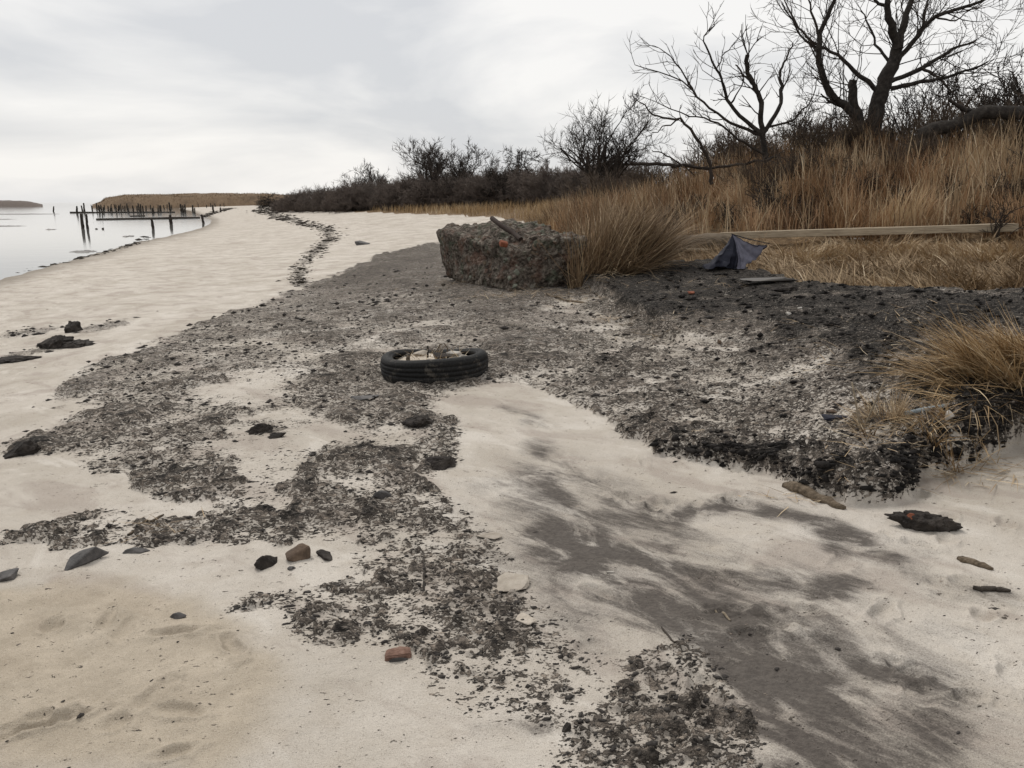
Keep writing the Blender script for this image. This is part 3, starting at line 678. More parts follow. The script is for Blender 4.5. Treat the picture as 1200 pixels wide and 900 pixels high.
def crumbs(n_try, lo, hi, rmin, rmax, k_sz, TV, TF, keepall=0.0, dense=False):
    c = rng.uniform(-60, 1290, n_try); py_ = rng.uniform(290, 960, n_try)
    dz = CAMZ / np.maximum(.02, -(-sp + (450 - py_) / FPX * cp)); x = (c - 600) / FPX * dz; y = (cp + (450 - py_) / FPX * sp) * dz
    rr = np.hypot(x, y); m = (rr < rmax) & (rr >= rmin); x, y, rr = x[m], y[m], rr[m]
    z, hd, sm, th, tn = fields(x, y)
    k = ((hd > lo) & (hd < hi) & (th < .3) & ((psdf(RIGHTW, x, y) > 0) if dense else True) & (rng.random(len(x)) < (np.full(len(x), .55) if dense else np.clip(1.05 - np.abs(hd + .1) * 1.0, .04, 1)))) | (rng.random(len(x)) < keepall)
    x, y, z, rr = x[k], y[k], z[k], rr[k]; n = len(x)
    sz = np.clip(rng.lognormal(-.15, .55 if not dense else .7, n), .35, 3.6) * np.clip(k_sz * rr, .0026, .02 if not dense else .03)
    V = TV[None] * (1 + rng.normal(0, .2, (n, len(TV), 1))) * np.stack([rng.uniform(.9, 2.2, n), rng.uniform(.6, 1.1, n), rng.uniform(.35, .75, n)], -1)[:, None, :] * sz[:, None, None]
    a = rng.normal(.35, .5, n); ca, sa = np.cos(a)[:, None], np.sin(a)[:, None]
    V = np.stack([V[..., 0] * ca - V[..., 1] * sa, V[..., 0] * sa + V[..., 1] * ca, V[..., 2]], -1) + np.stack([x, y, z + sz * .15], -1)[:, None, :]
    F = (TF[None] + (np.arange(n) * len(TV))[:, None, None]).reshape(-1, 3)
    return V.reshape(-1, 3), F
ico = bmesh.new(); bmesh.ops.create_icosphere(ico, subdivisions=1, radius=1); IV = np.array([v.co[:] for v in ico.verts]); IF = np.array([[v.index for v in f.verts] for f in ico.faces]); ico.free()
OV = np.array([(1, 0, 0), (-1, 0, 0), (0, 1, 0), (0, -1, 0), (0, 0, 1), (0, 0, -1)], float); OF = np.array([(0, 2, 4), (2, 1, 4), (1, 3, 4), (3, 0, 4), (2, 0, 5), (1, 2, 5), (3, 1, 5), (0, 3, 5)])
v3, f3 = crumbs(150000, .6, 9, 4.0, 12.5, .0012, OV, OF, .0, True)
ed = poly([(735, 524), (790, 541), (850, 546), (895, 557), (945, 582), (1005, 600), (1045, 594), (1085, 564), (1135, 538), (1200, 524), (1260, 521)]); ne = 2600
sg = np.linalg.norm(np.diff(ed, axis=0), axis=1); ie = rng.choice(len(sg), ne, p=sg / sg.sum()); te = rng.random(ne)[:, None]; qe = ed[ie] * (1 - te) + ed[ie + 1] * te
qe = qe + np.stack([rng.normal(0, .05, ne), np.abs(rng.normal(0, .09, ne)) - .05], -1); fe = fields(qe[:, 0], qe[:, 1]); ke = fe[1] > -.1; qe = qe[ke]; ze = fe[0][ke]; ne = len(qe); se = np.clip(rng.lognormal(-.1, .5, ne), .4, 3) * .0095
v4 = (IV[None] * (1 + rng.normal(0, .2, (ne, 12, 1))) * np.stack([rng.uniform(.9, 1.8, ne), rng.uniform(.7, 1.2, ne), rng.uniform(.5, .9, ne)], -1)[:, None, :] * se[:, None, None] + np.stack([qe[:, 0], qe[:, 1], ze + se * .1], -1)[:, None, :]).reshape(-1, 3)
f4 = (IF[None] + (np.arange(ne) * 12)[:, None, None]).reshape(-1, 3)
v1, f1 = crumbs(52000, -1.0, .9, .5, 3.2, .0014, IV, IF, .003); v2, f2 = crumbs(110000, -.9, .95, 3.2, 19, .00115, OV, OF, .0015)
tagp(obj('peat_crumbs', mesh_np('peat_crumbs', np.vstack([v1, v2]), np.vstack([f1, f2 + len(v1)])), M['clod']), 'dark crumbs of peat strewn over the pale sand', 'peat', kind='stuff')
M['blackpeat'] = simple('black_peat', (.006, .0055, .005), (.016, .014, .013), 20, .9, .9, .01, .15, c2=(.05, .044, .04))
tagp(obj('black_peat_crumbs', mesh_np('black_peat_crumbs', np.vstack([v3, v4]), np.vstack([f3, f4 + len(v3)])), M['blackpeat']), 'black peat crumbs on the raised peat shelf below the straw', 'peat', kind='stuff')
# wrack: dark scraps along the tide line
xs, ys = [], []
for P, wv, nn in ((WRACK[0], .0075, 1300), (WRACK[1], .004, 900)):
    sg = np.linalg.norm(np.diff(P, axis=0), axis=1); mid_r = np.hypot(*((P[1:] + P[:-1]) / 2).T); pr_ = sg / mid_r ** 1.3; pr_ /= pr_.sum()
    i = rng.choice(len(sg), nn, p=pr_); t = rng.random(nn)[:, None]; q = P[i] * (1 - t) + P[i + 1] * t; r_ = np.hypot(q[:, 0], q[:, 1])
    xs.append(q[:, 0] + rng.normal(0, 1, nn) * wv * r_); ys.append(q[:, 1] + rng.normal(0, 1, nn) * wv * r_)
x = np.concatenate(xs); y = np.concatenate(ys); z = height(x, y); n = len(x); k = z > WATER_Z - .05; x, y, z = x[k], y[k], z[k]; n = len(x)
sz = rng.lognormal(0, .5, n) * .0008 * np.hypot(x, y)
V = IV[None] * (1 + rng.normal(0, .25, (n, 12, 1))) * np.stack([rng.uniform(1, 2.6, n), rng.uniform(.6, 1.2, n), rng.uniform(.25, .6, n)], -1)[:, None, :] * sz[:, None, None] + np.stack([x, y, z], -1)[:, None, :]
F = (IF[None] + (np.arange(n) * 12)[:, None, None]).reshape(-1, 3)
tagp(obj('tide_wrack', mesh_np('tide_wrack', V.reshape(-1, 3), F), M['wrack']), 'dark dry seaweed wrack strewn along the tide lines', 'seaweed', kind='stuff')

# ------------------------------------------------------------------ trees
def ribbon(T, P, w_):                              # the thinnest twigs: flat-sided two-plane slivers
    n = len(P); d = P[-1] - P[0]; a = np.cross(d, (.3, .5, 1.)); a /= np.linalg.norm(a) + 1e-9; b = np.cross(d, a); b /= np.linalg.norm(b) + 1e-9
    T.V.append(np.vstack([P[:1] + a * w_, P[:1] - a * w_ * .5 + b * w_ * .85, P[:1] - a * w_ * .5 - b * w_ * .85, P[1:2] + a * w_ * .8, P[1:2] - a * w_ * .4 + b * w_ * .7, P[1:2] - a * w_ * .4 - b * w_ * .7, P[-1:]]))
    T.F.append(np.array([(0, 1, 4), (0, 4, 3), (1, 2, 5), (1, 5, 4), (2, 0, 3), (2, 3, 5), (3, 4, 6), (4, 5, 6), (5, 3, 6)]) + T.n); T.n += 7
def wob(a, b, n, amp, r_):
    P = np.linspace(a, b, n); d = np.linalg.norm(np.asarray(b) - np.asarray(a)); P[1:-1] += r_.normal(0, amp * d, (n - 2, 3)); return P
def grow(T, p, d, L, rad, lvl, r_, maxl, droop=0.0, nchild=(3, 5), shrink=.62, minr=.004, upb=.12, sides=(6, 4, 3, 3)):
    n = 5 if lvl < 2 else (4 if lvl < maxl else 2); P = [np.array(p)]; d = np.array(d, float); d /= np.linalg.norm(d)
    for i in range(n):
        d = d + r_.normal(0, .17, 3) + np.array([0, 0, upb - droop]) * .5; d /= np.linalg.norm(d); P.append(P[-1] + d * L / n)
    P = np.array(P); rd = np.linspace(rad, max(rad * .45, minr), n + 1)
    T[0 if rad > .045 else 1].add(P, rd, sides[min(lvl, 3)], cap=False) if rad > minr * 1.02 or lvl < maxl else ribbon(T[1], P, minr)
    if lvl >= maxl: return
    for c in range(r_.integers(*nchild)):
        t = r_.uniform(.3, 1.0); i = min(int(t * n), n - 1); q = P[i] + (P[i + 1] - P[i]) * (t * n - i)
        dd = P[min(i + 1, n)] - P[i]; dd /= np.linalg.norm(dd) + 1e-9
        ax = r_.normal(0, 1, 3); ax -= dd * ax.dot(dd); ax /= np.linalg.norm(ax); an = r_.uniform(.45, 1.0)
        grow(T, q, dd * math.cos(an) + ax * math.sin(an), L * shrink * r_.uniform(.7, 1.15), max(rd[i] * .62, minr), lvl + 1, r_, maxl, droop, nchild, shrink, minr, upb, sides)
def limb_tree(name, label, base, limbs, seed, dist, twig_n, twig_L, maxl=2, cat='tree', minr=.006):
    """limbs: list of (list of (col,row) at the tree's distance, depth offset at the end, r0, r1)"""
    r_ = np.random.default_rng(seed); T = [Tubes(), Tubes()]; root = thing(name, label, cat, base)
    def at(c, rw, off):
        d = ray(c, rw); s = (dist + off) / d[1]; return np.array([d[0] * s, d[1] * s, CAMZ + d[2] * s])
    for pts, off, r0, r1 in limbs:
        n = len(pts); K = np.array([at(c, rw, off * (i / max(n - 1, 1)) ** 1.2) for i, (c, rw) in enumerate(pts)])
        # smooth resample
        tt = np.linspace(0, n - 1, (n - 1) * 4 + 1); P = []
        for t in tt:
            i = min(int(t), n - 2); f = t - i; wq = _cr(f); idx = [max(i - 1, 0), i, i + 1, min(i + 2, n - 1)]; P.append(sum(wq[a] * K[idx[a]] for a in range(4)))
        P = np.array(P); P[1:-1] += r_.normal(0, .018, (len(P) - 2, 3)); rd = np.linspace(r0, r1, len(P)) * r_.uniform(.93, 1.07, len(P))
        T[0 if r0 > .05 else 1].add(P, rd, 9 if r0 > .1 else (6 if r0 > .03 else 4))
        Lt = np.linalg.norm(np.diff(P, axis=0), axis=1).sum()
        for k in range(int(twig_n * Lt + .5)):
            i = r_.integers(max(1, int(len(P) * .3)), len(P)); dd = P[i] - P[i - 1]; dd /= np.linalg.norm(dd) + 1e-9
            ax = r_.normal(0, 1, 3); ax -= dd * ax.dot(dd); ax /= np.linalg.norm(ax); an = r_.uniform(.35, 1.0)
            grow(T, P[i], dd * math.cos(an) + ax * math.sin(an), twig_L * r_.uniform(.4, 1.2), max(rd[i] * .42, minr * 1.5) if rd[i] < .05 else .02, 2, r_, 2 + maxl, 0, (2, 5), .6, minr, .15)
    for nm, t_, m in (('trunk', T[0], M['bark']), ('crown', T[1], M['twig'])):
        if t_.V: obj(nm, t_.mesh(nm, origin=base), m, root)
    return root
def at_r(col, r_):
    a = math.atan((col - 600) / FPX * cp); x = r_ * math.sin(a); y = r_ * math.cos(a); return np.array([x, y, hz(x, y)])
D1 = 22.6
b1 = at_r(1020, D1 / math.cos(math.atan(420 / FPX * cp)))
mt = [([(1021, 176), (1022, 160), (1026, 132), (1036, 100), (1048, 72), (1052, 52)], .1, .30, .19),
      ([(1052, 56), (1043, 28), (1040, 0), (1047, -45), (1035, -80)], -.5, .14, .04), ([(1053, 54), (1060, 24), (1069, 0), (1088, -40), (1095, -75)], .6, .13, .04),
      ([(1046, 80), (1068, 52), (1096, 20), (1150, 1), (1185, -14)], -.9, .1, .03), ([(1042, 96), (1080, 80), (1116, 58), (1142, 49)], .9, .09, .03),
      ([(1044, 104), (1080, 96), (1120, 88), (1158, 72)], -1.2, .085, .025), ([(1030, 108), (1000, 82), (974, 60), (944, 48), (916, 2)], .8, .085, .02),
      ([(1010, 172), (1007, 148), (995, 128), (972, 108), (960, 72), (962, 40), (977, 0), (985, -40)], -.7, .17, .04), ([(1012, 170), (1008, 148), (1001, 120), (1000, 94)], .4, .19, .14),
      ([(992, 126), (975, 120), (962, 110)], -.8, .06, .02), ([(964, 58), (940, 38), (926, 14), (914, -12)], .6, .05, .015), ([(962, 44), (950, 14), (944, -20)], -.3, .05, .015),
      ([(1040, 8), (1018, -4), (1000, -30)], .7, .06, .02), ([(1048, 80), (1030, 58), (1018, 30), (1008, 10)], 1.2, .06, .015), ([(1096, 20), (1120, 24), (1140, 10)], .4, .035, .012),
      ([(1080, 80), (1100, 92), (1118, 112), (1134, 134)], -.6, .05, .02), ([(1060, 60), (1078, 40), (1085, 10), (1100, -20)], 1.0, .06, .02)]
mt = [(a, b, c * .85, d * .8) for a, b, c, d in mt]
limb_tree('bare_tree', 'large bare tree with thick forked trunk on top of the grassy bank', b1, mt, 3, D1, 4.6, 1.2, 2)
b2 = at_r(892, 21.5); D2 = b2[1]
lt = [([(898, 190), (893, 152), (892, 120), (884, 100), (876, 80), (876, 64)], -.4, .11, .06), ([(895, 156), (912, 128), (916, 104), (914, 88), (920, 70), (929, 50)], .5, .09, .02),
      ([(892, 156), (860, 128), (848, 104), (840, 80), (824, 48), (837, 30)], -.8, .08, .012), ([(892, 158), (856, 144), (824, 120), (800, 96), (744, 76)], .8, .07, .012),
      ([(816, 114), (792, 72), (772, 56)], .3, .035, .01), ([(900, 182), (872, 168), (840, 144), (808, 136), (770, 120)], -1.2, .055, .012), ([(840, 80), (850, 62), (862, 50)], .3, .03, .01),
      ([(884, 100), (870, 88), (862, 76)], .5, .05, .02), ([(856, 122), (870, 100), (872, 84)], -.6, .04, .012), ([(896, 150), (930, 140), (950, 118), (958, 90)], .8, .05, .012)]
lt = [(a, b, c * .68, d * .8) for a, b, c, d in lt]; mt = mt
limb_tree('dead_tree', 'dead leaning tree with broken stubs and long bare limbs on the bank', b2, lt, 5, D2, 4.2, .75, 1)
b3 = at_r(832, 19.6); D3 = b3[1]
limb_tree('arched_branch', 'single thin branch arching out of the grass to a twiggy tip', b3, [([(834, 215), (832, 194), (820, 168), (796, 140), (772, 137), (750, 120)], -.5, .05, .014), ([(796, 140), (775, 150), (760, 160)], .3, .02, .008)], 8, D3, 2.0, .5, 1, 'branch')
b4 = at_r(842, 20.4); D4 = b4[1]
limb_tree('fallen_branch', 'long fallen bare branch lying level on top of the grass', b4, [([(738, 190), (770, 193), (800, 195), (842, 196), (884, 190), (910, 184)], .4, .05, .03), ([(800, 195), (780, 182), (764, 176)], .2, .025, .01)], 9, D4, 1.5, .4, 1, 'branch')
b5 = at_r(1150, 23.4); D5 = b5[1]
limb_tree('fallen_tree', 'thick fallen tree trunk leaning out of the bank grass by the large tree', b5, [([(1076, 158), (1100, 149), (1124, 145), (1150, 133), (1180, 131), (1215, 133), (1260, 128)], -.6, .15, .18), ([(1150, 133), (1130, 128), (1112, 116)], -.4, .08, .03)], 10, D5, .5, .6, 1, 'fallen tree')
# procedural multi-stem trees and shrubs
def shrub_proto(name, seed, h, stems, maxl, spread, nch=(3, 6), r0=.05, minr=.006, m1=None, droop=0, shrink=.62, upb=.15):
    r_ = np.random.default_rng(seed); T = [Tubes(), Tubes()]
    for k in range(stems):
        a = r_.uniform(0, 2 * math.pi); q = r_.uniform(.1, 1) * spread
        grow(T, (.15 * h * q * math.cos(a), .15 * h * q * math.sin(a), -.05), (q * math.cos(a), q * math.sin(a), 1), h * r_.uniform(.45, .62), r0 * r_.uniform(.7, 1.1), 0 if r0 > .08 else 1, r_, maxl, droop, nch, shrink, minr, upb)
    out_ = []
    if T[0].V: out_.append(('trunk', T[0].mesh(name + '_trunk'), M['bark']))
    if T[1].V: out_.append(('crown', T[1].mesh(name + '_crown'), m1 or M['twig']))
    return out_
def put(name, label, cat, proto, loc, rz=0, s=1, group=None):
    root = thing(name, label, cat, (loc[0], loc[1], loc[2]), rz, group); root.scale = (s, s, s) if not isinstance(s, tuple) else s
    for nm, me, m in proto: obj(nm, me, m, root)
    return root
PT1 = shrub_proto('mid_tree', 21, 4.0, 9, 4, .9, (4, 6), .085, .006)
put('bare_tree', 'bushy bare many stemmed tree rising behind the brown tussock', 'tree', PT1, at_r(700, 36), .4, 1.3)
PT2 = shrub_proto('far_tree', 22, 4.5, 6, 4, .75, (4, 6), .1, .009, upb=.25); PT3 = shrub_proto('far_tree_round', 23, 4, 9, 4, 1.0, (4, 6), .085, .010); PT4 = shrub_proto('far_tree_dense', 27, 4, 10, 4, 1.1, (4, 7), .09, .012, droop=.25)
put('bare_tree', 'sparse tall bare tree with upswept limbs above the dark hedge', 'tree', PT2, at_r(505, 72), 1.0, 1.6)
put('bare_tree', 'small round bare tree alone at the low end of the hedge', 'tree', PT3, at_r(430, 90), 0, 1.3)
put('bare_tree', 'bare tree with tangled crown between sparse tree and dense dark tree', 'tree', PT3, at_r(553, 68), 2, 1.4)
put('bare_tree', 'dense dark bare tree with drooping limbs at the thick end of the hedge', 'tree', PT4, at_r(612, 62), 0, 1.3)
put('bare_tree', 'low dark bush like tree at the seaward tip of the hedge', 'tree', PT4, at_r(326, 165), 2, (1.6, 1.6, .95))
# hedge
HP = [shrub_proto('hedge_shrub', 40 + k, 2.6, 22, 4, 1.2, (5, 7), .045, .011, M['hedge'], upb=.08) for k in range(3)]
random.seed(4); cnt = 0
for c in np.linspace(330, 730, 50):
    for row in (0, 1):
        rr0 = np.interp(c, [330, 400, 500, 600, 680, 730], [130, 88, 70, 61, 50, 46]) + row * 4 + random.uniform(-1, 1)
        q = at_r(c + random.uniform(-5, 5), rr0); s = np.interp(c, [330, 350, 400, 500, 600, 680], [.8, 1.2, 1.15, 1.15, 1.1, 1.0]) * random.uniform(.75, 1.12)
        put('hedge_shrub', 'dark leafless shrub in the long hedge behind the beach grass', 'shrub', HP[cnt % 3], q, random.uniform(0, 6), s, 'shrubs of the long dark hedge'); cnt += 1
# shrubs on the bank behind the large trees
SP = [shrub_proto('bank_shrub', 60 + k, 2.4, 9, 4, .9, (3, 5), .035, .007) for k in range(3)]
for i, (c, r_, s, lb) in enumerate([(1175, 25.5, 1.35, 'tangled bare shrub rising beside the fallen trunk'), (1215, 27, 1.5, 'tall bare shrub behind the outer end of the fallen trunk'), (1110, 27, 1.2, 'bare shrub right behind the root end of the fallen trunk'),
        (975, 26, 1.05, 'bare twiggy shrub between the dead tree and the large tree'), (935, 25, .95, 'bare shrub close behind the dead tree'), (1060, 26.5, 1.1, 'bare shrub directly behind the large forked trunk'), (780, 31, .85, 'low bare shrub behind the arched branch'), (860, 28, .8, 'low bare shrub behind the long limbs of the dead tree')]):
    put('bare_shrub', lb, 'shrub', SP[i % 3], at_r(c, r_), i * 1.3, s)
M['brush'] = simple('brush_twig', (.05, .037, .028), (.10, .075, .055), 3, .9, .2)
BP = [shrub_proto('bank_brush', 160 + k, 1.5, 14, 3, .9, (4, 7), .022, .006, M['brush']) for k in range(3)]
for i in range(34):
    c = 690 + i * 16.5; q = at_r(c + random.uniform(-8, 8), random.uniform(23.5, 29)); put('brush_shrub', 'low brown leafless brush in the thicket along the top of the bank', 'shrub', BP[i % 3], q, i * 2.1, random.uniform(.8, 1.35), 'brush along the top of the bank')
for i, (c, r_) in enumerate([(872, 20.6), (888, 20.2), (906, 20.5), (925, 21), (950, 21.2), (985, 21.5), (1045, 21.6), (1075, 22)]):
    put('brush_shrub', 'brown leafless brush standing in the grass at the foot of the trees', 'shrub', BP[i % 3], at_r(c, r_), i * 1.7, random.uniform(.6, .9), 'brush at the foot of the bank trees')
# dead weeds standing in the bank grass
WP = [shrub_proto('dead_weed', 80 + k, .9, 10, 3, .6, (3, 5), .014, .006, droop=.1) for k in range(2)]
for i, (c, r_) in enumerate([(845, 18.6), (893, 18.2), (903, 19.2), (940, 19.0), (960, 18.4), (1035, 19.5), (1165, 19), (1190, 20.5), (800, 19), (1090, 20.5), (1140, 17.4), (1175, 16.6), (990, 20.5), (870, 20.6), (915, 17.9), (930, 18.5), (950, 17.8), (905, 18.8), (855, 18.1), (1010, 19.2), (1110, 19.4), (1185, 18.4), (820, 18.9), (1060, 18.6), (790, 18.2), (975, 19.6)]):
    put('dead_weed', 'dark dead weed standing among the tall russet bank grass', 'weed', WP[i % 2], at_r(c, r_), i * .9, .8 + .35 * ((i * 7) % 5) / 5, 'dead weeds on the grassy bank')

# ------------------------------------------------------------------ concrete block
def displaced_box(name, corners, cuts, amp, scale, seed, chip=.0):
    """corners: 8 points, bottom ring then top ring"""
    bm = bmesh.new(); vs = [bm.verts.new(c) for c in corners]
    for f in ((3, 2, 1, 0), (4, 5, 6, 7), (0, 1, 5, 4), (1, 2, 6, 5), (2, 3, 7, 6), (3, 0, 4, 7)): bm.faces.new([vs[i] for i in f])
    bmesh.ops.subdivide_edges(bm, edges=bm.edges[:], cuts=cuts, use_grid_fill=True)
    bm.normal_update(); nr_ = np.array([v.normal[:] for v in bm.verts]); V = np.array([v.co[:] for v in bm.verts])
    bmesh.ops.triangulate(bm, faces=bm.faces); me = bpy.data.meshes.new(name); bm.to_mesh(me); bm.free()
    C = np.array(corners).mean(0); Q = V - C
    q = V * scale; d = fb3(q, 5, seed, .6)
    ext = np.abs(nr_); edge = 1 - ext.max(1)                      # rounder along the edges
    V = V + nr_ * (amp * d - chip * smooth(.05, .4, edge))[:, None]
    me.vertices.foreach_set('co', V.astype(np.float32).ravel()); me.update(); return me
A0 = G(600, 341); bz = A0[2] - .06
cor = [(0, -.02, 0), (1.1, .42, 0), (-.15, 3.0, 0), (-1.25, 2.45, .0), (.0, -.1, .80), (1.22, .35, .93), (-.2, 3.05, 1.15), (-1.5, 2.4, .98)]
blk = thing('concrete_block', 'huge rough concrete block with embedded stones and a rusty bar on top', 'concrete block', (A0[0], A0[1], bz))
cor = [(c[0] * 1.0, c[1] * .95, c[2]) for c in cor]
def rounded_block(name, corners, cuts, k, seed):
    bm = bmesh.new(); bmesh.ops.create_cube(bm, size=2); bmesh.ops.subdivide_edges(bm, edges=bm.edges[:], cuts=cuts, use_grid_fill=True); bmesh.ops.triangulate(bm, faces=bm.faces)
    U = np.array([v.co[:] for v in bm.verts]); me = bpy.data.meshes.new(name); bm.to_mesh(me); bm.free()
    nrm = U / np.linalg.norm(U, axis=1)[:, None]; p8 = (np.abs(U) ** 12).sum(1) ** (1 / 12); Rn = U / p8[:, None]; Q = Rn * (1 - k) + nrm * 1.12 * k
    w_ = (Q + 1) / 2; C = np.array(corners); V = 0
    for ci, (a, b, c) in enumerate(((0, 0, 0), (1, 0, 0), (1, 1, 0), (0, 1, 0), (0, 0, 1), (1, 0, 1), (1, 1, 1), (0, 1, 1))):
        V = V + ((w_[:, 0] if a else 1 - w_[:, 0]) * (w_[:, 1] if b else 1 - w_[:, 1]) * (w_[:, 2] if c else 1 - w_[:, 2]))[:, None] * C[ci]
    d = .2 * fb3(V * 1.6, 3, seed) + .1 * fb3(V * 6, 3, seed + 5, .6) + .08 * (.5 - worley3(V * 4.5, seed)) + .035 * (.5 - worley3(V * 12, seed + 9))
    V = V + nrm * d[:, None]; me.vertices.foreach_set('co', V.astype(np.float32).ravel()); me.update(); return me
bme = rounded_block('body', cor, 62, .05, 5); obj('body', bme, M['concrete'], blk)
bv = np.empty(len(bme.vertices) * 3, np.float32); bme.vertices.foreach_get('co', bv); bv = bv.reshape(-1, 3); bn = np.empty(len(bme.vertices) * 3, np.float32); bme.vertices.foreach_get('normal', bn); bn = bn.reshape(-1, 3)
stm = [rock_mesh('embedded_stone', 300 + k, (1, .9, .7), 14, 0, .06) for k in range(4)]
for k in range(2): stm[k].materials.append(M['brownstone'])
M['lichen'] = simple('lichen_stone', (.07, .075, .058), (.15, .16, .125), 18, .9, .7, .008, c2=(.27, .26, .22)); stm[2].materials.append(M['lichen']); stm[3].materials.append(M['driftwood'])
cand = np.where((bn[:, 1] < .35) & (bn[:, 2] > -.4))[0]; pick = rng.choice(cand, 150, replace=False)
for k, i in enumerate(pick):
    s = rng.uniform(.045, .15)
    obj('embedded_stone', stm[k % 4], None, blk, tuple(bv[i] - bn[i] * s * .18), tuple(rng.uniform(0, 6, 3)), (s, s, s))
bk = obj('embedded_brick', displaced_box('embedded_brick', [(-.09, -.06, -.05), (.09, -.06, -.05), (.09, .06, -.05), (-.09, .06, -.05), (-.08, -.05, .06), (.08, -.05, .05), (.09, .06, .05), (-.09, .06, .06)], 3, .012, 12, 3, .01), M['orange'], blk, (-.13, .2, .78), (.5, .2, .4), (.75, .75, .75))
bk['label'] = 'orange red brick piece set in the top edge of the block'
T = Tubes(); T.add([(.14, .36, .84), (.02, .55, .93), (-.16, .85, 1.03), (-.34, 1.1, 1.16)], [.042, .043, .043, .04], 8)
rb = obj('iron_bar', T.mesh('iron_bar'), M['rust'], blk); rb['label'] = 'dark rusty bar sticking up out of the block'

# ------------------------------------------------------------------ tyre
tp = G(503, 448); tc0 = np.array([tp[0], tp[1] + .47, 0]); tc0[2] = hz(tc0[0], tc0[1])
ty = thing('tyre', 'worn black rubber tyre lying flat, half filled with sand and dead weed', 'tyre', tc0)
def lathe(name, prof, nseg=96, tilt=(0, 0), wob_=.012, seed=1):
    a = np.linspace(0, 2 * math.pi, nseg, endpoint=False); prof = np.array(prof); k = len(prof)
    rw = 1 + wob_ * np.sin(2 * a + .7) + wob_ * .6 * np.sin(3 * a + seed) + wob_ * .4 * np.sin(5 * a)
    zz = .012 * np.sin(2 * a + 2) + .008 * np.sin(3 * a)
    Xv = prof[None, :, 0] * rw[:, None] * np.cos(a)[:, None]; Yv = prof[None, :, 0] * rw[:, None] * np.sin(a)[:, None]
    Zv = prof[None, :, 1] + (zz[:, None] + tilt[0] * np.cos(a)[:, None] + tilt[1] * np.sin(a)[:, None]) * smooth(0, .2, prof[None, :, 1])
    V = np.stack([Xv, Yv, Zv], -1).reshape(-1, 3)
    i = np.arange(nseg)[:, None] * k; inx = ((np.arange(nseg) + 1) % nseg)[:, None] * k; j = np.arange(k - 1)[None]
    F_ = np.stack([i + j, inx + j, inx + j + 1, i + j + 1], -1).reshape(-1, 4)
    return mesh_np(name, V, F_, smooth_shade=True)
tr = [(.475, -.06), (.492, 0), (.50, .03), (.502, .048), (.495, .05), (.495, .058), (.503, .060), (.505, .085), (.498, .087), (.498, .095), (.505, .097), (.503, .122), (.496, .124), (.496, .132), (.500, .134), (.494, .155), (.482, .170)]
TL = (.014, -.03)
obj('tread', lathe('tread', tr, tilt=TL), M['rubber'], ty)
obj('sidewall', lathe('sidewall', [(.482, .170), (.468, .181), (.45, .186), (.43, .186), (.415, .180), (.405, .170)], tilt=TL), M['rubber'], ty)
obj('bead', lathe('bead', [(.405, .170), (.396, .172), (.388, .164), (.386, .150), (.392, .138), (.41, .13), (.44, .12), (.462, .09), (.465, .02)], tilt=TL), M['rubber'], ty)
# sand fill and debris
def mound(name, rad, z0, amp, seed, m, loc, sq=(1, 1)):
    nn = 36; a = np.linspace(0, 2 * math.pi, nn, endpoint=False); rr2 = np.linspace(0, 1, 12); V = [(0, 0, z0)]
    for q in rr2[1:]:
        for b_ in a: V.append((q * rad * sq[0] * math.cos(b_), q * rad * sq[1] * math.sin(b_), z0))
    V = np.array(V); d = fb2(V[:, 0] * 6 + seed, V[:, 1] * 6, 4, seed); q = np.hypot(V[:, 0] / sq[0], V[:, 1] / sq[1]) / rad
    V[:, 2] += amp * d * (1 - q ** 4) - .05 * q ** 6
    F_ = [[0, 1 + k, 1 + (k + 1) % nn] for k in range(nn)]
    for i in range(10):
        for k in range(nn):
            p0 = 1 + i * nn + k; p1 = 1 + i * nn + (k + 1) % nn; F_ += [[p0, p0 + nn, p1 + nn], [p0, p1 + nn, p1]]
    return obj(name, mesh_np(name, V, np.array(F_), smooth_shade=True), m, loc=loc)
tagp(mound('sand_fill', .46, .125, .09, 3, M['crustsand'], tc0), 'pale sand filling the inside of the black tyre', 'sand', kind='stuff')
for k, (dx, dy, s, m, lb) in enumerate([(-.14, .05, (.17, .12, .08), 'crustsand', 'pale lump of sand crust inside the tyre'), (.18, .08, (.16, .09, .06), 'pale', 'white foam scrap inside the tyre by the looped reed'), (.07, -.02, (.22, .13, .07), 'peat', 'black clump of rotten weed inside the tyre'),
                                    (-.24, -.02, (.06, .05, .05), 'stone', 'small dark stone inside the tyre by the brown stub'), (.27, -.06, (.09, .06, .04), 'pale', 'small white shell piece inside the tyre near its bead')]):
    o = obj('tyre_debris' if m != 'stone' else 'stone', rock_mesh('debris', 500 + k, s, 14, 1, .1), M[m], loc=(tc0[0] + dx, tc0[1] + dy, tc0[2] + .16 + s[2] * .15)); tagp(o, lb, 'debris' if m != 'stone' else 'stone')
T = Tubes(); T.add([(.03, .1, .12), (.025, .11, .2), (.05, .11, .255), (.09, .1, .262), (.12, .09, .22), (.125, .08, .13)], [.006] * 6, 5)
tagp(obj('reed_loop', T.mesh('reed_loop'), M['driftwood'], loc=tc0), 'bent brown reed looping up out of the tyre', 'reed')
T = Tubes(); T.add([(-.075, .12, .12), (-.07, .12, .235)], [.012, .009], 6); tagp(obj('wood_stub', T.mesh('wood_stub'), M['piling'], loc=tc0), 'short dark upright stick standing inside the tyre', 'stick')
T = Tubes(); T.add([(-.2, -.3, .12), (-.205, -.31, .2), (-.2, -.3, .225)], [.022, .02, .016], 6); tagp(obj('wood_stub', T.mesh('wood_stub'), M['driftwood'], loc=tc0), 'brown wooden stub against the inner edge of the tyre', 'stick')
gb = np.stack([tc0[0] + rng.normal(0, .14, 90), tc0[1] + rng.normal(-.02, .1, 90), np.full(90, tc0[2] + .15)], -1)
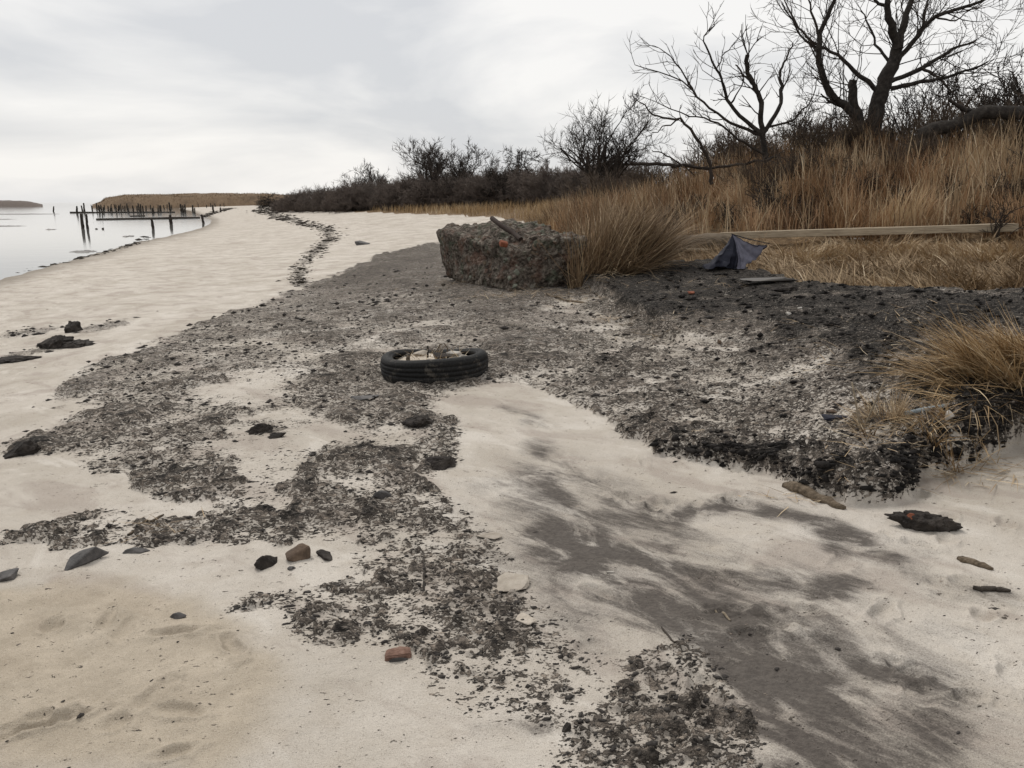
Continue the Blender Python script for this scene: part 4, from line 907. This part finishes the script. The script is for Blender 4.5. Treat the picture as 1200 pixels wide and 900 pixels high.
tagp(grass_obj('tyre_straw', [blades(gb, rng.uniform(.06, .2, 90), rng.uniform(.6, 1.5, 90), .005, .2, 2)], M['straw']), 'straw and dead stems lying inside the tyre', 'straw', kind='stuff')

# ------------------------------------------------------------------ timber, log, cloth
def beam(name, label, A_, B_, w_, h_, m, seed, cat='timber', taper=1.0, twist=0):
    A_, B_ = np.asarray(A_, float), np.asarray(B_, float); d = B_ - A_; L = np.linalg.norm(d)
    hw = w_ / 2; t_ = taper
    me = displaced_box(name, [(0, -hw, 0), (L, -hw * t_, 0), (L, hw * t_, 0), (0, hw, 0), (0, -hw, h_), (L, -hw * t_, h_ * t_), (L, hw * t_, h_ * t_), (0, hw, h_)], 14, h_ * .09, 2.2, seed, h_ * .12)
    o = obj(name, me, m, loc=A_); o.rotation_euler = Vector(d).to_track_quat('X', 'Z').to_euler(); return tagp(o, label, cat)
a_ = at_r(846, 16.2); b_ = at_r(1196, 16.8); b_[2] += .16; a_[2] += .18
beam('long_timber', 'long weathered pale timber lying along the foot of the grassy bank', a_, b_, .22, .13, M['timber'], 3, taper=1.15)
lg = thing('driftwood_log', 'short thick grey log with split end beside the long timber', 'log', at_r(816, 15.7))
r_ = np.random.default_rng(5); T = Tubes(); Lq = np.linspace(-.85, .85, 15)
T.add(np.stack([Lq, .12 * Lq, .16 + .02 * np.sin(Lq * 3)], -1), np.interp(Lq, [-.85, -.4, .5, .72, .85], [.15, .18, .19, .15, .09]) * r_.uniform(.95, 1.06, 15), 14)
obj('trunk', T.mesh('trunk'), M['log'], lg)
T = Tubes(); T.add([(-.9, -.12, .05), (-.3, -.16, .06), (.3, -.2, .05)], [.04, .05, .03], 6); obj('splinter', T.mesh('splinter'), M['timber'], lg)
cb = G(862, 314); ct = thing('dark_cloth', 'crumpled navy black cloth standing up like a small tent by the straw', 'cloth', cb, .1)
def fan(name, apex, rim, m, seed, pleat=.02, rings=22, per=14):
    rim = np.array(rim, float); K = len(rim); tt = np.linspace(0, K - 1, (K - 1) * per + 1); Rm = []
    for t in tt:
        i = min(int(t), K - 2); f = t - i; Rm.append(rim[i] * (1 - f) + rim[i + 1] * f)
    Rm = np.array(Rm); n = len(Rm); q = np.linspace(0, 1, rings)
    V = np.asarray(apex)[None, None] * (1 - q[:, None, None]) + Rm[None] * q[:, None, None]
    sag = np.sin(q * math.pi)[:, None]; ph = np.linspace(0, 1, n)[None]
    V[..., 2] -= .05 * sag; V[..., 1] -= pleat * np.sin(ph * 22 + seed) * q[:, None]; V[..., 0] += pleat * .5 * np.sin(ph * 31 + seed * 2) * q[:, None]
    V = V.reshape(-1, 3); qq = np.repeat(q, n); sag2 = np.sin(qq * math.pi)
    V += (np.stack([fb3(V * 5 + 3, 3, 41), fb3(V * 5 + 9, 3, 42), fb3(V * 5 + 5, 3, 43)], -1) * .12 + np.stack([0 * qq, .035 * np.abs(vn3(V * 9, 44)), -.02 * sag2], -1)) * (.25 + .75 * qq)[:, None]
    V[:, 2] = np.maximum(V[:, 2], .0)
    i = np.arange(rings - 1)[:, None] * n; j = np.arange(n - 1)[None]
    F_ = np.stack([i + j, i + n + j, i + n + j + 1, i + j + 1], -1).reshape(-1, 4)
    o = obj(name, mesh_np(name, V, F_, smooth_shade=True), m, ct); sm_ = o.modifiers.new('thick', 'SOLIDIFY'); sm_.thickness = .006; return o
ap = (-.05, .1, .5)
fan('dark_panel', ap, [(-.3, .42, .0), (-.5, .02, .0), (-.38, -.12, .0), (-.16, -.1, .0), (-.05, -.06, .02), (.02, -.12, .0)], M['cloth'], 1, .03)
fan('grey_panel', ap, [(.02, -.12, .0), (.1, -.14, .0), (.22, -.1, .06), (.36, .0, .16), (.52, .06, .36)], M['cloth2'], 2, .012)  # paler bluish grey than the other panels
fan('back_panel', ap, [(.52, .06, .36), (.35, .35, .1), (.1, .45, 0), (-.3, .42, .0)], M['cloth'], 3, .02)
T = Tubes(); T.add([(-.06, .1, .505), (.2, .07, .43), (.53, .05, .36)], [.009, .008, .006], 6); obj('ridge_seam', T.mesh('ridge_seam'), M['cloth'], ct)

# ------------------------------------------------------------------ stones and scraps one by one
def stone(px_, py_, wpx, name, label, cat, m, seed, asp=(1, .8, .6), n=14, sub=2, rough=.06, rz=0, tilt=0, sink=.4, group=None):
    p = G(px_, py_); s = 1.25 * wpx * px_m(p); size = (s * asp[0], s * asp[1], s * asp[2])
    o = obj(name, rock_mesh(name, seed, size, n, sub + (2 if m == 'peat' else 0), rough, .38 if m == 'peat' else 0), M[m], loc=(p[0], p[1] + size[1] * .3, p[2] + size[2] * (.5 - sink)), rot=(0, tilt, rz)); return tagp(o, label, cat, group)
stone(97, 664, 42, 'slate_slab', 'tilted dark grey slate slab jutting from sand below the peat finger', 'stone', 'stone', 1, (1, .7, .45), 9, 2, .03, .5, -.25, .3)
stone(8, 680, 34, 'flat_stone', 'flat dark stone with pale edge alone in the sand past the slate slab', 'stone', 'stone', 2, (1, .7, .3), 10, 2, .04, .3, -.1)
stone(156, 648, 26, 'flat_stone', 'thin dark flat stone lying at the peat edge beside the slate slab', 'stone', 'stone', 3, (1, .5, .22), 12)
stone(207, 725, 19, 'small_stone', 'small black pointed stone alone on open sand', 'stone', 'stone', 4, (1, .6, .4), 9, 1, .03, .4)
stone(311, 667, 27, 'round_stone', 'black rounded stone in the row of three on the sand', 'stone', 'peat', 5, (1, .9, .8), 18)
stone(350, 660, 33, 'angular_stone', 'brown angular stone between black and dark stones', 'stone', 'brownstone', 6, (1, .8, .75), 10, 2, .04)
stone(385, 656, 29, 'angular_stone', 'dark brown pointed stone at the end of the row of three', 'stone', 'peat', 7, (1, .8, .7), 10, 2, .05)
stone(341, 668, 9, 'pebble', 'tiny black pebble in front of the brown angular stone', 'stone', 'stone', 8, (1, .8, .6), 10, 1)
stone(445, 584, 32, 'flat_stone', 'dark grey flat stone set in the peat crust above the row of stones', 'stone', 'stone', 9, (1, .6, .35), 12)
stone(425, 468, 36, 'slate_flake', 'blue grey slate flake in the crust below the tyre', 'stone', 'stone', 10, (1, .6, .18), 10, 2, .03, -.2)
stone(665, 858, 13, 'small_stone', 'small black stone at the edge of the crumbly peat patch', 'stone', 'peat', 11, (.8, .8, 1), 12, 1)
stone(595, 691, 46, 'sand_crust', 'pale broken plate of sand crust lying on smooth sand', 'sand crust', 'crustsand', 12, (1, .75, .22), 16, 2, .1, .1, 0, .25)
stone(612, 730, 26, 'sand_crust', 'small crumbling bit of pale sand crust by the peat patch', 'sand crust', 'crustsand', 13, (1, .8, .15), 14, 2, .1)
stone(575, 632, 30, 'sand_crust', 'pale sand crust bit on the rim of the ring shaped hollow', 'sand crust', 'crustsand', 14, (1, .7, .12), 14, 2, .12)
stone(60, 409, 36, 'peat_mound', 'broad black peat mound on a dark ledge at the beach', 'peat', 'peat', 15, (.9, .8, .55), 24, 2, .14, 0, 0, .42)
stone(68, 411, 66, 'peat_ledge', 'low dark ledge of peat under the broad mound', 'peat', 'peat', 16, (1, .7, .16), 18, 2, .12, .25)
stone(84, 389, 20, 'peat_mound', 'small conical black peat mound beyond the broad one', 'peat', 'peat', 17, (1.0, 1.0, .85), 20, 2, .12, 0, 0, .45)
stone(15, 424, 46, 'peat_ledge', 'long low dark peat ledge at the water side of the sand', 'peat', 'peat', 18, (1.2, .6, .14), 18, 2, .12, .2)
stone(22, 533, 40, 'peat_boulder', 'dark peat boulder at the tip of the peat finger', 'peat', 'peat', 19, (1, .7, .5), 14, 2, .1, .4)
stone(424, 287, 17, 'beach_stone', 'dark stone lying alone on the pale sand beyond the peat', 'stone', 'stone', 20, (1, .7, .45), 12, 1, .06, .3)
stone(810, 344, 9, 'shell', 'orange and white shell piece on the black peat', 'shell', 'orange', 21, (1, .8, .6), 12, 1)
stone(768, 306, 13, 'pale_stone', 'pale grey stone beside the tall tussock', 'stone', 'pale', 22, (.8, .7, 1.1), 12, 2)
stone(925, 368, 7, 'white_pebble', 'white pebble on black peat below the straw', 'stone', 'pale', 23, (1, .8, .5), 10, 1, group='white pebbles on the black peat')
stone(938, 362, 7, 'white_pebble', 'white pebble on black peat below the straw', 'stone', 'pale', 24, (1, .8, .5), 10, 1, group='white pebbles on the black peat')
stone(905, 330, 55, 'grey_slab', 'flat grey slab at the edge of the straw beside the dark cloth', 'slab', 'mud', 25, (1, .7, .1), 14, 2, .05)
stone(920, 342, 34, 'peat_or_hole_clump', 'black lump standing in for the dark hole under the grey slab edge', 'peat', 'peat', 26, (1, .6, .3), 14, 2, .1)  # black lump added for the shade in the hole under the slab
stone(1010, 281, 24, 'white_scrap', 'white scrap of litter in the straw below the long timber', 'litter', 'pale', 27, (1, .5, .25), 10, 1)
stone(490, 500, 30, 'peat_or_hole_clump', 'black peat clump on sand just below the tyre', 'peat', 'peat', 28, (1, .9, .45), 14, 2, .12)
stone(515, 548, 34, 'peat_or_hole_clump', 'ribbed black peat clump in the hollow below the tyre', 'peat', 'peat', 29, (1.2, .8, .4), 16, 2, .14)
stone(303, 508, 26, 'peat_or_hole_clump', 'black peat clump hanging off the crust into the sand pocket', 'peat', 'peat', 30, (1.2, .7, .5), 14, 2, .12)
stone(325, 514, 18, 'peat_or_hole_clump', 'small black peat clump lying in the sand pocket', 'peat', 'peat', 31, (1.2, .7, .4), 14, 2, .12)
stone(715, 672, 9, 'white_pebble', 'white pebble on the dark stained sand', 'stone', 'pale', 32, (1, .7, .5), 10, 1)
stone(842, 402, 10, 'brown_pebble', 'small brown pebble on speckled sand beside the peat', 'stone', 'brownstone', 33, (1, .8, .6), 10, 1)
# brick
p = G(467, 775); p[2] -= .012; s = px_m(p); br = thing('broken_brick', 'broken red brick with dark sides half sunk in sand', 'brick', p, .25)
bw = 36 * s
bb = obj('brick_body', displaced_box('brick_body', [(-bw / 2, 0, -.02), (bw / 2, 0, -.02), (bw * .5, bw * .5, -.02), (-bw * .4, bw * .5, -.02), (-bw * .42, .01, bw * .28), (bw * .46, .01, bw * .27), (bw * .45, bw * .5, bw * .32), (-bw * .35, bw * .5, bw * .34)], 8, .008, 22, 4, .006), M['brick'], br)
o = obj('dark_side', rock_mesh('dark_side', 77, (bw * .8, bw * .2, bw * .3), 12, 1, .08), M['stone'], br, (0, .0, bw * .1))  # dark lump along the front side of the brick
# dark conglomerate chunk with an orange piece
p = G(1085, 622); s = px_m(p); ck = thing('rubble_chunk', 'dark rubble chunk with an orange brick chip lying on open sand', 'rubble', p, -.35)
obj('body', rock_mesh('body', 88, (72 * s, 30 * s, 26 * s), 60, 3, .06, .4), M['peat'], ck, (0, .04, .025))
o = obj('brick_chip', rock_mesh('brick_chip', 89, (11 * s, 9 * s, 9 * s), 12, 1, .05), M['orange'], ck, (-17 * s, .01, .06))
for k in range(16):
    q = rng.uniform(-1, 1, 3); obj('embedded_stone', stm[k % 4], None, ck, (q[0] * 20 * s, .04 - 6 * s + q[1] * 5 * s, .035 + q[2] * 7 * s), tuple(rng.uniform(0, 6, 3)), (.03,) * 3)
# driftwood pieces
def stick(px0, py0, px1, py1, r0, name, label, m='driftwood', lift=0.0, flat=1.0, seed=0, sides=7, cat='driftwood'):
    A_ = G(px0, py0); B_ = G(px1, py1); r_ = np.random.default_rng(seed); n_ = 9; P = np.linspace(A_, B_, n_); P[1:-1] += r_.normal(0, r0 * .35, (n_ - 2, 3)); P[:, 2] = height(P[:, 0], P[:, 1]) + r0 * .5 * flat + np.linspace(0, lift, n_)
    T = Tubes(); T.add(P, r0 * np.interp(np.linspace(0, 1, n_), [0, .15, .8, 1], [.55, 1, .9, .4]) * r_.uniform(.85, 1.1, n_), sides); o = obj(name, T.mesh(name, origin=A_), M[m], loc=A_); return tagp(o, label, cat)
stick(918, 570, 990, 597, .035, 'driftwood_slab', 'brown split driftwood slab along the foot of the peat point', flat=.3, seed=1)
stick(1122, 655, 1164, 668, .018, 'bark_piece', 'flat brown bark piece half buried in the sand past the rubble chunk', flat=.4, seed=2)
stick(1140, 690, 1184, 694, .013, 'dark_stick', 'short charred stick on the sand beyond the bark piece', 'piling', seed=3)
stick(150, 628, 192, 604, .010, 'twig', 'brown twig lying across the lower peat finger', seed=4, cat='stick')
stick(497, 692, 497, 650, .006, 'twig', 'thin straight twig on the peat patch above the brick', 'piling', seed=5, cat='stick')
stick(838, 716, 856, 728, .006, 'pale_stick', 'short pale stick on the dark stained sand', 'timber', seed=6, cat='stick')
stick(565, 322, 612, 342, .035, 'driftwood_stick', 'pale driftwood stick along the foot of the concrete block', 'timber', seed=7)
stick(640, 345, 700, 352, .02, 'driftwood_stick', 'thin driftwood stick in front of the grass tussock', 'log', seed=8)
stick(775, 735, 800, 765, .004, 'twig', 'dark thin twig at the tip of the near peat patch', 'piling', seed=9, cat='stick')
# plastic scraps under the scarp tussock
p = G(1060, 490); s = px_m(p)
T = Tubes(); T.add([(0, 0, .03), (.12, .01, .05), (.3, .03, .075)], [.014, .018, .015], 8); tagp(obj('plastic_strip', T.mesh('plastic_strip'), M['bluegrey'], loc=p), 'pale blue plastic strip under the drooping grass of the scarp', 'plastic')
stone(1113, 500, 13, 'white_scrap', 'white rag scrap hanging under the drooping grass of the scarp', 'litter', 'pale', 44, (.7, .5, 1.4), 12, 1, sink=.1)
stone(985, 492, 34, 'black_scrap', 'black plastic scrap beside the splayed reed stalks', 'plastic', 'cloth', 45, (1, .6, .35), 12, 2, .08)
stone(978, 484, 16, 'brick_chip', 'small brown brick chip above the black plastic scrap', 'brick', 'brownstone', 46, (1, .6, .4), 12, 1)

# ------------------------------------------------------------------ pilings, far shores
def piling_mesh(seed):
    r_ = np.random.default_rng(seed); T = Tubes(); hh = np.linspace(-.35, 1, 9); P = np.stack([.05 * r_.normal(0, .3, 9) + .05 * r_.normal() * hh, .05 * r_.normal(0, .3, 9), hh], -1)
    T.add(P, .13 * np.interp(hh, [-.35, .0, .6, 1], [1, 1.1, .95, .75]) * r_.uniform(.9, 1.1, 9), 8); return T.mesh('timber_piling')
PM = [piling_mesh(k) for k in range(6)]
def wat(c, row):
    d = ray(c, row); s = (WATER_Z - CAMZ) / d[2]; return np.array([d[0] * s, d[1] * s, WATER_Z])
def piling(c, row, hpx, wpx, label, group=None, lean=0):
    p = wat(c, row); p[2] = max(WATER_Z, hz(p[0], p[1])); s = px_m(p); h = hpx * s; wv = wpx * s / .26
    o = obj('timber_piling', PM[random.randrange(6)], M['piling'], loc=p, rot=(random.uniform(-.04, .04), lean + random.uniform(-.05, .05), random.uniform(0, 6)), scl=(wv, wv, h)); return tagp(o, label, 'piling', group)
piling(97.5, 268, 17, 3.4, 'thicker of two dark pilings standing close together in open water'); piling(102.5, 268, 16.5, 2.6, 'thinner of two dark pilings standing close together in open water')
piling(179.5, 268, 12, 3, 'dark piling at the water edge just before the long sunken beam'); piling(200.5, 263, 11, 3.4, 'stout dark piling rising through the long sunken beam'); piling(238.5, 261.5, 10, 2.6, 'dark piling on the wet sand at the landward end of the sunken beam')
for c in [62, 90, 97, 98.5, 108, 114, 117, 120, 122, 127, 129, 132, 137, 139, 142, 146, 150, 151.5, 157, 161, 163, 165, 168, 171, 179, 180.5, 186, 188, 189.5, 213, 215, 217, 226, 228, 250, 258, 200]:
    row = random.uniform(246.5, 250.5); piling(c + random.uniform(-.6, .6), row, random.uniform(5.5, 10), random.uniform(1.3, 2.2), 'dark timber piling in the crowded rows of the ruined pier', 'pilings of the ruined pier', random.uniform(-.12, .12))
for c in np.arange(108, 266, 5.2):
    piling(c + random.uniform(-1.5, 1.5), random.uniform(243, 245.5), random.uniform(3, 5), random.uniform(.8, 1.3), 'dark timber piling in the crowded rows of the ruined pier', 'pilings of the ruined pier')
for c, row in ((113, 268.5), (121, 268.5)):
    p = wat(c, row); s = px_m(p); tagp(obj('piling_stump', rock_mesh('piling_stump', int(c), (3.4 * s, 3 * s, 4 * s), 12, 1, .1), M['piling'], loc=p), 'low dark stump just breaking the water beside the two close pilings', 'stump', 'stumps beside the two close pilings')
def wbeam(c0, r0, c1, r1, th, label, name='sunken_beam'):
    A_, B_ = wat(c0, r0), wat(c1, r1); T = Tubes(); P = np.linspace(A_, B_, 8); P[:, 2] += .05; T.add(P, np.full(8, th) * np.random.default_rng(int(c0)).uniform(.8, 1.2, 8), 7); return tagp(obj(name, T.mesh(name, origin=A_), M['piling'], loc=A_), label, 'beam')
wbeam(113, 257.5, 234, 255.5, .16, 'long dark sunken beam reaching from the water to the beach')
wbeam(82, 249.5, 205, 249, .2, 'long low dark beam running through the pier pilings'); wbeam(152, 253.6, 170, 253.4, .12, 'short dark beam floating before the pier pilings')
def mudbank(c0, c1, row, dpx, label, seed):
    p = wat((c0 + c1) / 2, row); s = px_m(p); L = (c1 - c0) * s; q = wat((c0 + c1) / 2, row - dpx); o = mound('mud_bank', 1, .0, .08, seed, M['mud'], (p[0], p[1], WATER_Z + .03), (L / 2, max(.8, (q[1] - p[1]) / 2))); return tagp(o, label, 'mud bank')
mudbank(-60, 34, 265, .9, 'thin dark mud bank in the still water nearest the open bay', 3); mudbank(-60, 22, 257, .8, 'thin mud bank beyond the near one in open water', 4); mudbank(-40, 70, 251, 1.2, 'wide pale mud bank level with the pier pilings', 5)
mudbank(55, 66, 269, .7, 'small mud islet before the two close pilings', 6); mudbank(146, 155, 277, .8, 'small weed patch in the shallows by the beach', 7); mudbank(82, 112, 295, 1, 'pale ripple of mud in the shallows close to the sand', 8)
def ridge(name, pts, dist, depth, m, seed, kind, label=None, cat=None):
    """a low far shore: silhouette given as (col,row); real ridge with depth"""
    P = []; n = 90; cs = np.linspace(pts[0][0], pts[-1][0], n); rs = np.interp(cs, [p[0] for p in pts], [p[1] for p in pts]); V = []; prof = [(0, 0), (.12, .75), (.3, .95), (.5, 1), (.8, .8), (1, 0)]
    for c, rw in zip(cs, rs):
        d = ray(c, rw); s = dist / d[1]; top = CAMZ + d[2] * s
        for f, hgt in prof:
            yy = dist + f * depth; V.append((d[0] / d[1] * yy, yy, -1.2 + (top + 1.2) * hgt))
    V = np.array(V); V[:, 2] += (V[:, 2] > -1) * .45 * fb3(V * np.array([.25, .25, .4]), 3, seed); k = len(prof)
    i = np.arange(n - 1)[:, None] * k; j = np.arange(k - 1)[None]; F_ = np.stack([i + j, i + k + j, i + k + j + 1, i + j + 1], -1).reshape(-1, 4)
    o = obj(name, mesh_np(name, V, F_), m); return tagp(o, label, cat, None, kind)
ridge('far_shore', [(108, 240), (118, 236), (124, 231), (145, 227.5), (200, 226.5), (260, 225.5), (310, 225.5), (345, 228), (400, 230)], 330, 60, M['farland'], 3, 'structure')
ridge('far_island', [(-80, 235), (0, 235), (20, 235), (35, 236), (50, 240)], 420, 50, M['hedge'], 4, 'structure')
fp = []
cc = rng.uniform(114, 360, 5200); yy = rng.uniform(326, 352, 5200); xx = (cc - 600) / FPX * cp * yy
rows = np.interp(cc, [108, 118, 124, 145, 200, 260, 310, 345, 400], [240, 236, 231, 227.5, 226.5, 225.5, 225.5, 228, 230]); 
topz = np.array([CAMZ + ray(a, b)[2] / ray(a, b)[1] * 330 for a, b in zip(cc, rows)])
zf = -1.2 + (topz + 1.2) * np.interp((yy - 330) / 60, [-.2, 0, .12, .3, .5], [-.05, 0, .75, .95, 1]) - .3
tagp(grass_obj('far_reeds', [blades(np.stack([xx, yy, zf], -1), rng.uniform(.4, 1.0, 5200), np.abs(rng.normal(.1, .15, 5200)),   .16, .3, 2)], M['tussock']), 'brown reed bed on the far shore behind the pier pilings', 'reeds', kind='stuff')
